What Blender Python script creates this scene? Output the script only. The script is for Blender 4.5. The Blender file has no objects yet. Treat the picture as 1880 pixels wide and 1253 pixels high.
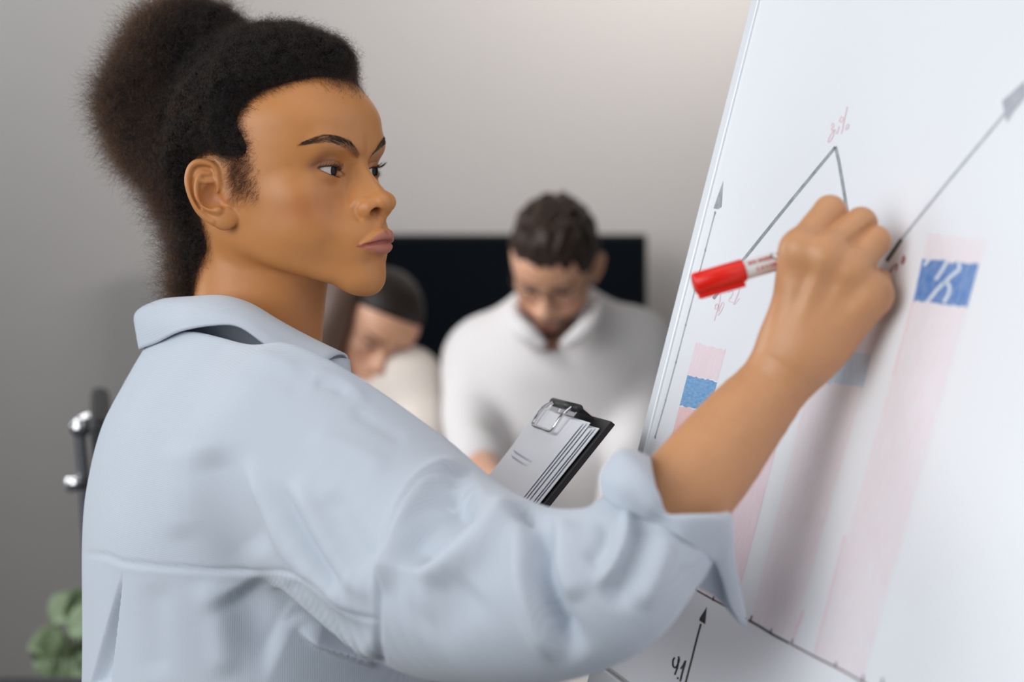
import bpy, math, random, os
import numpy as np
from mathutils import Vector, Matrix, Euler

# ------------------------------------------------------------------ camera, world, light, exposure
scene = bpy.context.scene
FPX, CXP, HOR, CAMZ = 3656.0, 940.0, 350.0, 1.50      # focal length in pixels, centre column, horizon row, lens height
cam = bpy.data.objects.new('camera', bpy.data.cameras.new('camera'))
scene.collection.objects.link(cam)
cam.location = (0, 0, CAMZ)
cam.rotation_euler = (math.pi / 2, 0, 0)
cam.data.sensor_width = 36.0
cam.data.lens = 36.0 * FPX / 1880.0
cam.data.shift_y = -(626.5 - HOR) / 1880.0
cam.data.clip_start = 0.05
cam.data.dof.use_dof = True
cam.data.dof.focus_distance = 1.615
cam.data.dof.aperture_fstop = 4.5
cam.data.dof.aperture_blades = 0
scene.camera = cam
vs = scene.view_settings
vs.view_transform = 'Standard'; vs.look = 'None'; vs.gamma = 1.0; vs.use_curve_mapping = False
vs.exposure = 0.15
scene.cycles.use_denoising = True

world = bpy.data.worlds.new('world'); scene.world = world
world.use_nodes = True
world.node_tree.nodes['Background'].inputs[0].default_value = (0.80, 0.88, 1.0, 1)
world.node_tree.nodes['Background'].inputs[1].default_value = 0.11

def area(name, loc, target, sx, sy, power, col, spread=180):
    l = bpy.data.lights.new(name, 'AREA'); l.shape = 'RECTANGLE'; l.size = sx; l.size_y = sy
    l.energy = power; l.color = col; l.spread = math.radians(spread)
    o = bpy.data.objects.new(name, l); scene.collection.objects.link(o)
    o.location = loc
    o.rotation_euler = (Vector(target) - Vector(loc)).to_track_quat('-Z', 'Y').to_euler()
    return o
area('window_light_side', (-2.5, -0.5, 2.2), (0.0, 1.6, 1.25), 4.2, 2.8, 29, (0.96, 0.985, 1.0), 76)
area('front_fill_light', (1.5, -0.4, 2.7), (0.1, 1.55, 1.25), 2.0, 1.4, 3.5, (1.0, 0.96, 0.91), 90)  # added fill from the front right, no real window
area('wall_gradient_light', (1.3, 3.9, 2.6), (0.05, 5.45, 2.65), 0.9, 0.5, 14.5, (1.0, 0.96, 0.93), 96)  # added lamp that shapes the brightness gradient on the back wall
area('window_light_left', (-3.4, 3.5, 1.95), (0.2, 1.5, 1.25), 2.2, 2.0, 17, (0.93, 0.97, 1.0), 100)
area('ceiling_panel', (0.15, 1.1, 2.95), (0.15, 1.25, 0.0), 1.8, 1.6, 4.5, (1.0, 0.985, 0.97), 130)
area('wall_fill_light', (-3.0, 4.0, 2.75), (-1.0, 5.45, 2.5), 0.8, 0.5, 9.5, (0.88, 0.95, 1.0), 110)  # added cool lamp brightening the upper left of the wall
area('people_light', (-1.6, 2.9, 2.6), (0.0, 3.9, 1.1), 1.2, 0.8, 5.2, (1.0, 0.98, 0.96), 80)

# ------------------------------------------------------------------ scene-graph helpers
def P(px, py, Y):
    return np.array([(px - CXP) / FPX * Y, Y, CAMZ - (py - HOR) / FPX * Y])
def project(v):
    return np.stack([CXP + FPX * v[:, 0] / v[:, 1], HOR - FPX * (v[:, 2] - CAMZ) / v[:, 1]], 1)

def empty(name, loc=(0, 0, 0), label=None, cat=None, group=None):
    o = bpy.data.objects.new(name, None); scene.collection.objects.link(o)
    o.location = loc; o.empty_display_size = 0.05
    return tag(o, label, cat, group)
def tag(o, label=None, cat=None, group=None, kind=None):
    if label: o['label'] = label
    if cat: o['category'] = cat
    if group: o['group'] = group
    if kind: o['kind'] = kind
    return o
def link(name, me, mat=None, parent=None, label=None):
    o = bpy.data.objects.new(name, me); scene.collection.objects.link(o)
    if mat is not None:
        me.materials.append(mat)
    if parent is not None:
        o.parent = parent
        bpy.context.view_layer.update()
        o.matrix_parent_inverse = parent.matrix_world.inverted()
    if label: o['label'] = label
    return o
def mesh_np(name, v, f, smooth=True):
    """v (n,3); f (m,4) or (m,3) or list of such arrays"""
    fs = f if isinstance(f, list) else [f]
    me = bpy.data.meshes.new(name)
    me.vertices.add(len(v)); me.vertices.foreach_set('co', np.asarray(v, np.float32).ravel())
    tot = sum(a.size for a in fs); nf = sum(len(a) for a in fs)
    me.loops.add(tot); me.loops.foreach_set('vertex_index', np.concatenate([a.ravel() for a in fs]).astype(np.int32))
    st = []; c = 0
    for a in fs:
        st.append(np.arange(len(a)) * a.shape[1] + c); c += a.size
    me.polygons.add(nf); me.polygons.foreach_set('loop_start', np.concatenate(st).astype(np.int32))
    me.update(calc_edges=True); me.validate()
    me.polygons.foreach_set('use_smooth', np.full(len(me.polygons), smooth))
    return me
def vcol(me, name, col):
    a = me.color_attributes.new(name, 'FLOAT_COLOR', 'POINT')
    c = np.ones((len(col), 4), np.float32); c[:, :3] = col
    a.data.foreach_set('color', c.ravel())

# ------------------------------------------------------------------ signed-distance sculpting kit
def sph(p, c, r): return np.linalg.norm(p - np.asarray(c, p.dtype), axis=1) - r
def ell(p, c, r, R=None):
    q = p - np.asarray(c, p.dtype)
    if R is not None: q = q @ np.asarray(R, p.dtype)
    r = np.asarray(r, p.dtype)
    k0 = np.linalg.norm(q / r, axis=1); k1 = np.linalg.norm(q / (r * r), axis=1)
    return k0 * (k0 - 1.0) / np.maximum(k1, 1e-9)
def cone(p, a, b, ra, rb):
    a = np.asarray(a, p.dtype); b = np.asarray(b, p.dtype); ba = b - a; pa = p - a
    h = np.clip((pa @ ba) / max(float(ba @ ba), 1e-12), 0, 1)
    return np.linalg.norm(pa - h[:, None] * ba, axis=1) - (ra + (rb - ra) * h)
def smin(a, b, k):
    h = np.maximum(k - np.abs(a - b), 0) / k
    return np.minimum(a, b) - h * h * k * 0.25
def smax(a, b, k): return -smin(-a, -b, k)
def spline(pts, n):
    """Catmull-Rom through pts, n samples per span"""
    pts = np.asarray(pts, float)
    q = np.vstack([2 * pts[0] - pts[1], pts, 2 * pts[-1] - pts[-2]])
    out = []
    for i in range(len(pts) - 1):
        a, b, c, d = q[i:i + 4]
        for t in np.linspace(0, 1, n, endpoint=False):
            out.append(0.5 * (2 * b + (c - a) * t + (2 * a - 5 * b + 4 * c - d) * t * t + (3 * b - a - 3 * c + d) * t ** 3))
    out.append(pts[-1])
    return np.array(out)
def tube(p, pts, rad, n=4, k=0):
    s = spline(np.column_stack([pts, np.broadcast_to(rad, len(pts))]), n)
    d = None
    for i in range(len(s) - 1):
        e = cone(p, s[i, :3], s[i + 1, :3], s[i, 3], s[i + 1, 3])
        d = e if d is None else np.minimum(d, e)
    return d
def groove(p, pts, w, A, n=4):
    """amount to ADD to a distance: positive A carves a soft valley along the curve, negative raises a ridge"""
    d = np.maximum(tube(p, pts, 0.0, n), 0)
    return A * np.exp(-(d / w) ** 2)

def surface_nets(f, lo, hi, h, block=4, slack=1.5, newton=2):
    """mesh the zero set of f (vectorised over (n,3) points) in a box; only blocks near the surface are sampled"""
    lo = np.asarray(lo, float); n = np.ceil((np.asarray(hi, float) - lo) / h / block).astype(int)
    N = n * block + 1
    D = np.full(N, np.float32(1e3))
    g = np.stack(np.meshgrid(*[np.arange(k) for k in n], indexing='ij'), -1).reshape(-1, 3)
    cen = (lo + (g + 0.5) * block * h).astype(np.float32)
    dc = f(cen)
    act = np.abs(dc) < block * h * 0.87 * slack
    far = g[~act]; sgn = dc[~act]
    off = np.stack(np.meshgrid(*[np.arange(block + 1)] * 3, indexing='ij'), -1).reshape(-1, 3)
    for b0 in range(0, len(far), 20000):
        idx = far[b0:b0 + 20000, None, :] * block + off[None]
        D[idx[..., 0], idx[..., 1], idx[..., 2]] = sgn[b0:b0 + 20000, None]
    ga = g[act]
    M = np.zeros(N, bool)
    for b0 in range(0, len(ga), 20000):
        idx = ga[b0:b0 + 20000, None, :] * block + off[None]
        M[idx[..., 0], idx[..., 1], idx[..., 2]] = True
    I = np.argwhere(M)
    vals = np.empty(len(I), np.float32)
    for b0 in range(0, len(I), 400000):
        q = (lo + I[b0:b0 + 400000] * h).astype(np.float32)
        vals[b0:b0 + 400000] = f(q)
    D[I[:, 0], I[:, 1], I[:, 2]] = vals
    S = D < 0
    cnt = np.zeros(np.array(N) - 1, np.uint8)
    for dx in (0, 1):
        for dy in (0, 1):
            for dz in (0, 1):
                cnt += S[dx:N[0] - 1 + dx, dy:N[1] - 1 + dy, dz:N[2] - 1 + dz]
    C = np.argwhere((cnt > 0) & (cnt < 8))
    vid = np.full(np.array(N) - 1, -1, np.int32); vid[C[:, 0], C[:, 1], C[:, 2]] = np.arange(len(C))
    acc = np.zeros((len(C), 3)); m = np.zeros(len(C))
    cor = [(x, y, z) for x in (0, 1) for y in (0, 1) for z in (0, 1)]
    dv = {c: D[C[:, 0] + c[0], C[:, 1] + c[1], C[:, 2] + c[2]] for c in cor}
    for c in cor:
        for ax in range(3):
            if c[ax] == 0:
                e = list(c); e[ax] = 1; e = tuple(e)
                a, b = dv[c], dv[e]
                x = (a < 0) != (b < 0)
                t = np.where(x, a / np.where(a == b, 1, a - b), 0)
                pt = np.array(c, float)[None].repeat(len(C), 0); pt[:, ax] += t
                acc += pt * x[:, None]; m += x
    V = (lo + (C + acc / m[:, None]) * h)
    F = []
    for ax in range(3):
        u, w = (ax + 1) % 3, (ax + 2) % 3
        sl = [slice(None)] * 3; sl2 = [slice(None)] * 3
        sl[ax] = slice(0, N[ax] - 1); sl2[ax] = slice(1, N[ax])
        X = S[tuple(sl)] != S[tuple(sl2)]
        E = np.argwhere(X)
        ok = (E[:, u] > 0) & (E[:, w] > 0) & (E[:, u] < N[u] - 1) & (E[:, w] < N[w] - 1)
        E = E[ok]
        ins = S[E[:, 0], E[:, 1], E[:, 2]]
        q = []
        for du, dw in ((-1, -1), (0, -1), (0, 0), (-1, 0)):
            c = E.copy(); c[:, u] += du; c[:, w] += dw
            q.append(vid[c[:, 0], c[:, 1], c[:, 2]])
        q = np.stack(q, 1)
        q[~ins] = q[~ins][:, ::-1]
        F.append(q)
    F = np.concatenate(F); F = F[(F >= 0).all(1)]
    V = V.astype(np.float32)
    for _ in range(newton):
        d, gr = grad(f, V, h * 0.35)
        gl = np.maximum((gr * gr).sum(1), 0.05)
        st = -(d / gl)[:, None] * gr
        ln = np.linalg.norm(st, axis=1, keepdims=True)
        V = (V + st * np.minimum(1, 0.5 * h / np.maximum(ln, 1e-9))).astype(np.float32)
    return V, F
def grad(f, V, e):
    e = np.float32(e)
    T = np.array([(1, 1, 1), (1, -1, -1), (-1, 1, -1), (-1, -1, 1)], np.float32)
    G = np.zeros_like(V); d = np.zeros(len(V), np.float32)
    for t in T:
        v = f(V + e * t); d += v / 4
        G += v[:, None] * t / (4 * e)
    return d, G
def mesh_normals(V, F):
    n = np.cross(V[F[:, 2]] - V[F[:, 0]], V[F[:, 3]] - V[F[:, 1]])
    N = np.zeros_like(V)
    for k in range(4): np.add.at(N, F[:, k], n)
    return N / np.maximum(np.linalg.norm(N, axis=1, keepdims=True), 1e-12)

def seg_dist(p, pts):
    """2-D distance from points to a polyline, with the parameter 0..1 along it and the side (+ left of travel)"""
    pts = np.asarray(pts, float); L = np.r_[0, np.cumsum(np.linalg.norm(np.diff(pts, axis=0), axis=1))]
    best = np.full(len(p), 1e9); tt = np.zeros(len(p)); sd = np.ones(len(p))
    for i in range(len(pts) - 1):
        a, b = pts[i], pts[i + 1]; ba = b - a; pa = p - a
        h = np.clip((pa @ ba) / (ba @ ba), 0, 1); q = pa - h[:, None] * ba
        d = np.hypot(q[:, 0], q[:, 1]); m = d < best
        best[m] = d[m]; tt[m] = ((L[i] + h * (L[i + 1] - L[i])) / L[-1])[m]
        sd[m] = np.sign(ba[0] * pa[:, 1] - ba[1] * pa[:, 0])[m]
    return best, tt, sd
# ------------------------------------------------------------------ materials
def newmat(name):
    m = bpy.data.materials.new(name); m.use_nodes = True
    nt = m.node_tree; b = nt.nodes['Principled BSDF']
    return m, nt, b
def plain(name, col, rough=0.5, metal=0.0, bump=0.0, scale=200.0, spec=0.5, var=0.0):
    m, nt, b = newmat(name)
    b.inputs['Base Color'].default_value = (*col, 1); b.inputs['Roughness'].default_value = rough
    b.inputs['Metallic'].default_value = metal; b.inputs['Specular IOR Level'].default_value = spec
    if bump or var:
        tc = nt.nodes.new('ShaderNodeTexCoord'); n = nt.nodes.new('ShaderNodeTexNoise')
        n.inputs['Scale'].default_value = scale; n.inputs['Detail'].default_value = 4
        nt.links.new(tc.outputs['Object'], n.inputs['Vector'])
        if bump:
            bp = nt.nodes.new('ShaderNodeBump'); bp.inputs['Strength'].default_value = bump; bp.inputs['Distance'].default_value = 0.002
            nt.links.new(n.outputs['Fac'], bp.inputs['Height']); nt.links.new(bp.outputs['Normal'], b.inputs['Normal'])
        if var:
            mr = nt.nodes.new('ShaderNodeMix'); mr.data_type = 'RGBA'
            mr.inputs[6].default_value = (*[c * (1 - var) for c in col], 1); mr.inputs[7].default_value = (*[min(1, c * (1 + var)) for c in col], 1)
            nt.links.new(n.outputs['Fac'], mr.inputs[0]); nt.links.new(mr.outputs[2], b.inputs['Base Color'])
    return m
def lin(r, g, b):
    f = lambda c: (c / 255 / 12.92) if c / 255 <= 0.04045 else ((c / 255 + 0.055) / 1.055) ** 2.4
    return (f(r), f(g), f(b))
def skin_material(name, sss=0.12, rough=0.42):
    m, nt, b = newmat(name)
    at = nt.nodes.new('ShaderNodeVertexColor'); at.layer_name = 'tone'
    tc = nt.nodes.new('ShaderNodeTexCoord')
    n1 = nt.nodes.new('ShaderNodeTexNoise'); n1.inputs['Scale'].default_value = 1500; n1.inputs['Detail'].default_value = 3
    nt.links.new(tc.outputs['Object'], n1.inputs['Vector'])
    n2 = nt.nodes.new('ShaderNodeTexNoise'); n2.inputs['Scale'].default_value = 60; n2.inputs['Detail'].default_value = 5
    nt.links.new(tc.outputs['Object'], n2.inputs['Vector'])
    mr = nt.nodes.new('ShaderNodeMapRange'); mr.inputs[3].default_value = 0.92; mr.inputs[4].default_value = 1.08
    nt.links.new(n2.outputs['Fac'], mr.inputs[0])
    mx = nt.nodes.new('ShaderNodeMix'); mx.data_type = 'RGBA'; mx.blend_type = 'MULTIPLY'; mx.inputs[0].default_value = 1
    nt.links.new(at.outputs['Color'], mx.inputs[6]); nt.links.new(mr.outputs[0], mx.inputs[7])
    nt.links.new(mx.outputs[2], b.inputs['Base Color'])
    b.inputs['Roughness'].default_value = rough
    b.inputs['Specular IOR Level'].default_value = 0.45
    b.inputs['Subsurface Weight'].default_value = sss
    b.inputs['Subsurface Radius'].default_value = (1.0, 0.4, 0.25); b.inputs['Subsurface Scale'].default_value = 0.004
    bp = nt.nodes.new('ShaderNodeBump'); bp.inputs['Strength'].default_value = 0.12; bp.inputs['Distance'].default_value = 0.0004
    nt.links.new(n1.outputs['Fac'], bp.inputs['Height']); nt.links.new(bp.outputs['Normal'], b.inputs['Normal'])
    return m
# ------------------------------------------------------------------ a head, in millimetres: x forward, y left, z up, origin between the ear canals
# ear drawn in its own plane: (v, u) = (backwards, up) from the tragus
HELIX = [(7, 10), (7.6, 16), (8.6, 21.5), (12.5, 26), (19.4, 28.4), (25.8, 28), (30.4, 23.9), (33, 16.1), (32.7, 7.5), (30.2, -2.2), (26.2, -10.8), (20.6, -17.2), (15, -21)]
ANTI = [(15, 19), (21.5, 18.5), (25.0, 14), (26.2, 7.5), (25.6, 0), (21.6, -6.8), (15.5, -11), (9.5, -12.2)]
ANTI2 = [(24.6, 14.5), (19.5, 12.5), (13, 11.5)]
class Head:
    def __init__(s, female=True, k=1.0, seed=1):
        s.fem = female
        s.flare = math.radians(27)
        # ear frame (right/left handled by |y|)
        f = s.flare
        vv = np.array([-math.cos(f), math.sin(f), 0.0]); uu = np.array([-0.10, 0.05, 0.99]); uu /= np.linalg.norm(uu)
        nn = np.cross(uu, vv); nn /= np.linalg.norm(nn)
        if nn[1] < 0: nn = -nn
        uu = np.cross(vv, nn); uu = uu if uu[2] > 0 else -uu
        s.E = np.stack([vv, uu, nn])                       # rows
        s.eo = np.array([1.0, 66.5, 0.0])
    def ear(s, q):
        p = ((q - s.eo.astype(q.dtype)) @ s.E.T.astype(q.dtype))     # (v, u, n)
        def t3(l, n0): return [(a, b, c) for (a, b), c in zip(l, n0)]
        plate = ell(p, (17, 4, 2.0), (16.0, 23.5, 2.6))
        plate = np.minimum(plate, ell(p, (23.5, 19, 1.2), (9, 8, 3.6)))
        lobe = ell(p, (5.0, -19.5, 1.5), (10.5, 9.5, 3.6))
        d = smin(plate, lobe, 6)
        d = smin(d, ell(p, (11, 0, -5.5), (14, 14, 6.5)), 5)
        nb = np.linspace(0, 0, len(HELIX)); hn = np.interp(np.arange(len(HELIX)), [0, 2, 5, 8, 12], [2.0, 4.0, 4.8, 4.8, 3.0])
        hr = np.interp(np.arange(len(HELIX)), [0, 2, 5, 8, 10, 12], [1.6, 2.6, 3.0, 2.6, 2.3, 2.6])
        d = smin(d, tube(p, t3(HELIX, hn), hr), 2.2)
        d = smin(d, tube(p, t3(ANTI, [3.5, 4.5, 5.6, 6.2, 6.2, 5.8, 5.4, 5.0]), [1.6, 2.1, 2.4, 2.5, 2.6, 2.5, 2.6, 2.6]), 3.0)
        d = smin(d, tube(p, t3(ANTI2, [5.4, 4.8, 3.8]), 1.7), 2.5)
        # concha bowl, scapha channel
        d = smax(d, -ell(p, (13.8, 0.0, 6.0), (10.2, 10.4, 7.6)), 2.0)
        d = smax(d, -ell(p, (7.6, -4.0, 5.0), (6.4, 6.4, 6.0)), 2.0)
        d = smax(d, -tube(p, [(14, 22.5, 5.0), (21, 23.5, 6.3), (27.2, 19.5, 7.2), (29.4, 10, 6.0), (28.2, 1, 5.6), (24, -8, 5.2)], 1.8), 1.4)
        d = smin(d, tube(p, [(8.4, 18, 3.4), (7.6, 9, 2.8), (9.5, 3.5, 1.5)], [2.2, 1.9, 1.4]), 2.0)
        trag = ell(p, (-1.5, -1.0, 1.6), (7.0, 7.0, 2.8))
        d = smin(d, trag, 2.2)
        d = smin(d, ell(p, (9.0, -12.2, 4.2), (3.6, 3.2, 3.0)), 2.5)
        d = d + groove(p, [(2.2, -8.5, 4.5), (4.2, -9.5, 4.5)], 2.0, 1.6)
        return d
    def lidcurves(s, y):
        up = np.interp(y, [9, 13.6, 16.5, 20, 24.5, 29, 33, 37, 41, 44.3, 48], [3.0, 5.8, 8.0, 10.2, 12.0, 12.9, 13.3, 13.4, 13.2, 12.7, 10.8])
        lo = np.interp(y, [9, 13.6, 16.5, 20, 24.5, 29, 33, 37, 41, 44.3, 48], [8.5, 6.4, 6.0, 6.0, 5.8, 5.8, 6.3, 7.6, 9.9, 12.8, 16.5])
        return up + 3.0, lo + 3.0
    Z = [-110, -90, -76, -62, -46, -30, -15, 0, 15, 30, 45, 60, 80]
    XF = [91, 93, 95.5, 94, 92, 88.5, 82.5, 79.5, 82, 90.5, 93.2, 92.5, 88]
    W = [30, 38, 46, 53, 59, 63, 65.5, 67, 67, 66, 66, 66, 62]
    NE = [2.0, 2.0, 2.05, 2.1, 2.2, 2.35, 2.5, 2.5, 2.4, 2.3, 2.3, 2.3, 2.2]
    def base(s, q, raw):
        z = q[:, 2]
        xf = np.interp(z, s.ZS, s.XFS); w = np.interp(z, s.ZS, s.WS); ne = np.interp(z, s.ZS, s.NS)
        xc = 8.0
        a = np.where(q[:, 0] > xc, xf - xc, 60.0)
        nx = np.abs(q[:, 0] - xc) / a; ny = q[:, 1] / w
        rn = (nx ** ne + ny ** ne + 1e-9) ** (1 / ne)
        # divide by the gradient so the value is close to a distance
        gx = (nx / rn) ** (ne - 1) / a; gy = (ny / rn) ** (ne - 1) / w
        f = (rn - 1) / np.sqrt(gx * gx + gy * gy + 1e-9)
        f = np.where(rn < 0.35, -20.0, f).astype(np.float32)
        f = smax(f, z - 76, 26)
        jaw = (-0.385 * (q[:, 0] - 86) - 0.923 * (z + 88.5)).astype(np.float32)
        f = smax(f, jaw, 15)
        d = ell(q, (-2, 0, 46), (91, 71.5, 81))
        d = smin(d, f, 22)
        nk = cone(raw, (-23, 0, -20), (-40, 0, -150), 51, 56)
        nk = smin(nk, cone(raw, (4, 0, -70), (-30, 0, -150), 33, 38), 20)
        d = smin(d, nk, 13)
        d = smin(d, ell(q, (81, 0, -76), (16, 19, 14)), 12)                    # chin
        d = smin(d, ell(q, (49, 41.5, -6), (23, 19, 16)), 16)                    # cheekbone
        d = smin(d, ell(q, (46, 35, -32), (30, 21, 22)), 20)                     # cheek
        return d
    def face(s, q, d):
        d = smin(d, ell(q, (74, 0, -42), (31, 30, 30)), 14)                      # muzzle
        d = smin(d, cone(q, (82.5, 9, 31.5), (76, 38, 35), 8.5, 7), 12)              # brow ridge
        d = smax(d, -ell(q, (94, 30, 14), (17, 18, 11)), 13)                     # sockets
        d = smax(d, -ell(q, (98, 18, 11), (13, 8.5, 13)), 8)
        E0 = (70.3, 29.5, 14)
        d = smin(d, sph(q, E0, 13.2), 5)                                       # lids over the eyeball
        d = d + groove(q, [(77, 16, 15), (81.5, 21.5, 19.8), (83.5, 28.5, 21.8), (82, 35.5, 21.6), (77.5, 41.5, 20), (73, 46, 17.5)], 1.3, 0.9)
        up, lo = s.lidcurves(q[:, 1] + 1.5)
        op = np.maximum(np.maximum(q[:, 2] - up, lo - q[:, 2]), 67 - q[:, 0])
        op = np.maximum(op, -np.minimum(sph(q, E0, 11.0), sph(q, (74.5, 16.6, 11.8), 5.2)))
        d = smax(d, -op, 0.9)
        n = tube(q, [(82.5, 0, 23), (87, 0, 14), (91, 0, 7), (96, 0, -1), (102.3, 0, -9.5), (107.3, 0, -15.2)], [5.8, 6.2, 6.6, 7.2, 7.9, 8.6])
        n = smin(n, ell(q, (107.8, 4.0, -15.6), (8.4, 7.2, 7.4)), 5)
        n = smin(n, cone(q, (82, 4, 4), (92, 11, -16), 6, 8), 11)
        n = smin(n, ell(q, (98.8, 12.4, -19.8), (8.8, 5.8, 7.2)), 4.5)          # ala
        n = smin(n, cone(q, (110.5, 0, -20.5), (103.5, 0, -31.5), 3.3, 3.8), 4)  # columella
        d = smin(d, n, 7.0)
        d = d + groove(q, [(97, 17.9, -13), (93.0, 19.3, -18), (92.5, 19.5, -23), (95, 17.8, -28)], 2.6, 1.1)
        d = smax(d, -smin(ell(q, (106.8, 10.0, -23.4), (6.3, 5.2, 3.7)), cone(q, (105, 8.5, -22), (99, 6.5, -13), 3.0, 2.2), 2), 1.2)          # nostril
        ul = tube(q, [(105.8, 0, -42.8), (105.7, 4.5, -42.0), (103.6, 10.0, -44.6), (101.0, 15.5, -47.4), (98.0, 21.0, -49.8)], [4.9, 5.2, 4.5, 3.1, 1.2])
        ll = tube(q, [(101.8, 0, -53.0), (101.4, 6, -53.0), (100.2, 12.5, -52.0), (98, 20.5, -50.2)], [5.4, 5.2, 4.2, 1.2])
        d = smin(d, ul, 3.2); d = smin(d, ll, 3.2)
        d = d + groove(q, [(108.0, 0, -48.2), (107.3, 5, -47.9), (105.3, 11, -48.5), (102, 16.5, -49.5), (98.8, 21.8, -50.5)], 1.3, 2.4)
        d = d + groove(q, [(98.5, 22.5, -50.8), (96, 25.5, -53)], 3.2, 1.2)
        d = d + groove(q, [(107.5, 0, -34.5), (110.5, 0, -40)], 2.6, 0.9)        # philtrum
        d = d + groove(q, [(99, 0, -63.5), (96, 10, -62.5)], 5.5, 1.6)           # under the lip
        return d
    def __call__(s, p):
        raw = p.astype(np.float32)
        if not hasattr(s, 'ZS'):
            t = np.array(spline(np.column_stack([s.Z, s.XF, s.W, s.NE]), 8)); s.ZS, s.XFS, s.WS, s.NS = t.T
        q = raw.copy(); q[:, 1] = np.abs(q[:, 1])
        d = s.base(q, raw)
        m = (q[:, 0] > 52) & (q[:, 2] > -105) & (q[:, 2] < 58) & (q[:, 1] < 66)
        if m.any(): d[m] = s.face(q[m], d[m])
        m = (q[:, 0] < 20) & (q[:, 0] > -52) & (np.abs(q[:, 2]) < 48) & (q[:, 1] > 45)
        if m.any(): d[m] = smin(d[m], s.ear(q[m]), 3.0)
        return d
def makeup(V, male=False):
    """skin colours by place on the head (lips, blush, lid shadow, brows) and painted recess shade, linear rgb"""
    base = np.array(lin(198, 134, 79)) if not male else np.array(lin(205, 150, 120))
    c = np.tile(base, (len(V), 1)); y = np.abs(V[:, 1])
    q = V.copy(); q[:, 1] = y
    def mix(w, col): 
        w = np.clip(w, 0, 1)[:, None]; return c * (1 - w) + np.array(col) * w
    g = lambda ctr, r: np.exp(-(((q - np.array(ctr)) / np.array(r)) ** 2).sum(1))
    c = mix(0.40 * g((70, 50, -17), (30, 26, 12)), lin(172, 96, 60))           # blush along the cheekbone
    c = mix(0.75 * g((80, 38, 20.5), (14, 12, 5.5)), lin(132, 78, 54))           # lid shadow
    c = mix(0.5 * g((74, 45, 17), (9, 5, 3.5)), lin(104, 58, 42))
    bt = np.interp(y, [7, 8.8, 14.7, 23.5, 32.5, 41.5, 49.6, 55], [26, 27, 31.5, 37, 40.8, 42, 39.6, 35.5]); bb = np.interp(y, [7, 8.6, 12.5, 20.5, 30.3, 39.8, 48.5, 54.2], [22, 22, 23.6, 28, 32.6, 35.6, 35.6, 34.6])
    bw = np.clip(np.minimum(bt - q[:, 2], q[:, 2] - bb) / 2.4 + .25, 0, 1) * np.clip((y - 7) / 4, 0, 1) * np.clip((56 - y) / 16, 0, 1) ** .7 * (q[:, 0] > 60)
    c = mix(0.5 * bw, lin(70, 44, 32))
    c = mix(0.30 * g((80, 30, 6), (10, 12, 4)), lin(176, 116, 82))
    c = mix(0.35 * g((100, 0, 62), (40, 45, 26)), lin(200, 138, 88))
    # lips
    ux = np.interp(y, [0, 4.5, 10.5, 16, 22], [-39.4, -38.2, -41.4, -45.2, -50.0]); lx = np.interp(y, [0, 7, 12.5, 22], [-58.2, -57.6, -55.8, -51.0])
    inside = np.minimum(ux - q[:, 2], q[:, 2] - lx)
    w = np.clip(inside / 1.0 + 0.5, 0, 1) * (q[:, 0] > 92) * (y < 23)
    c = mix(0.9 * w, lin(186, 114, 98) if not male else lin(190, 120, 105))
    c = mix(0.7 * w * np.exp(-((q[:, 2] - np.interp(y, [0, 5, 11, 16.5, 22], [-48.2, -47.9, -48.5, -49.5, -50.5])) / 1.6) ** 2), lin(140, 52, 46))
    c = mix(.8 * g((104, 8.5, -21), (5, 3.5, 3.0)), lin(70, 38, 26))  # nostril shade painted in as a dark tone
    # rim of the eyes
    H = Head(); up, lo = H.lidcurves(q[:, 1] + 1.5)
    near = (q[:, 0] > 68) * np.clip((y - 14) / 3, 0, 1) * np.clip((43.5 - y) / 2, 0, 1)
    c = mix(near * 0.9 * np.exp(-((q[:, 2] - up - 0.2) / 0.9) ** 2), lin(48, 28, 24))
    c = mix(near * 0.5 * np.exp(-((q[:, 2] - lo + 0.2) / 0.8) ** 2), lin(96, 56, 44))
    cz = np.interp(y, [14, 16, 21.5, 28.5, 35.5, 41.5, 46, 49], [13, 15, 19.8, 21.8, 21.6, 20, 17.5, 15.5])
    c = mix(0.55 * (q[:, 0] > 66) * np.clip((y - 15) / 4, 0, 1) * np.clip((47 - y) / 4, 0, 1) * np.exp(-((q[:, 2] - cz) / 0.8) ** 2), lin(96, 54, 40))  # shade of the lid fold painted as a thin dark line
    # concha shadow painted in: inner ear a touch darker and redder
    c = mix(0.3 * g((-12, 70, 0), (14, 10, 14)), lin(190, 116, 84))
    return c
# ------------------------------------------------------------------ the woman at the board
def frame(yaw, pit, roll=0.0):
    """columns forward, left, up; yaw turns the face from screen right towards the lens"""
    fw = np.array([math.cos(pit) * math.cos(yaw), -math.cos(pit) * math.sin(yaw), math.sin(pit)])
    lf = np.array([math.sin(yaw), math.cos(yaw), 0.0]); up = np.cross(fw, lf)
    c, s_ = math.cos(roll), math.sin(roll)
    return np.stack([fw, lf * c + up * s_, up * c - lf * s_], 1)
HEADR = frame(math.radians(31), math.radians(5)); HEADO = P(511, 358, 1.70)
head_fn = Head()
HV, HF = surface_nets(head_fn, (-105, -100, -150), (130, 100, 140), 1.0)
def to_world(v, R=HEADR, O=HEADO): return (np.asarray(v) / 1000) @ R.T + O

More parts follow.
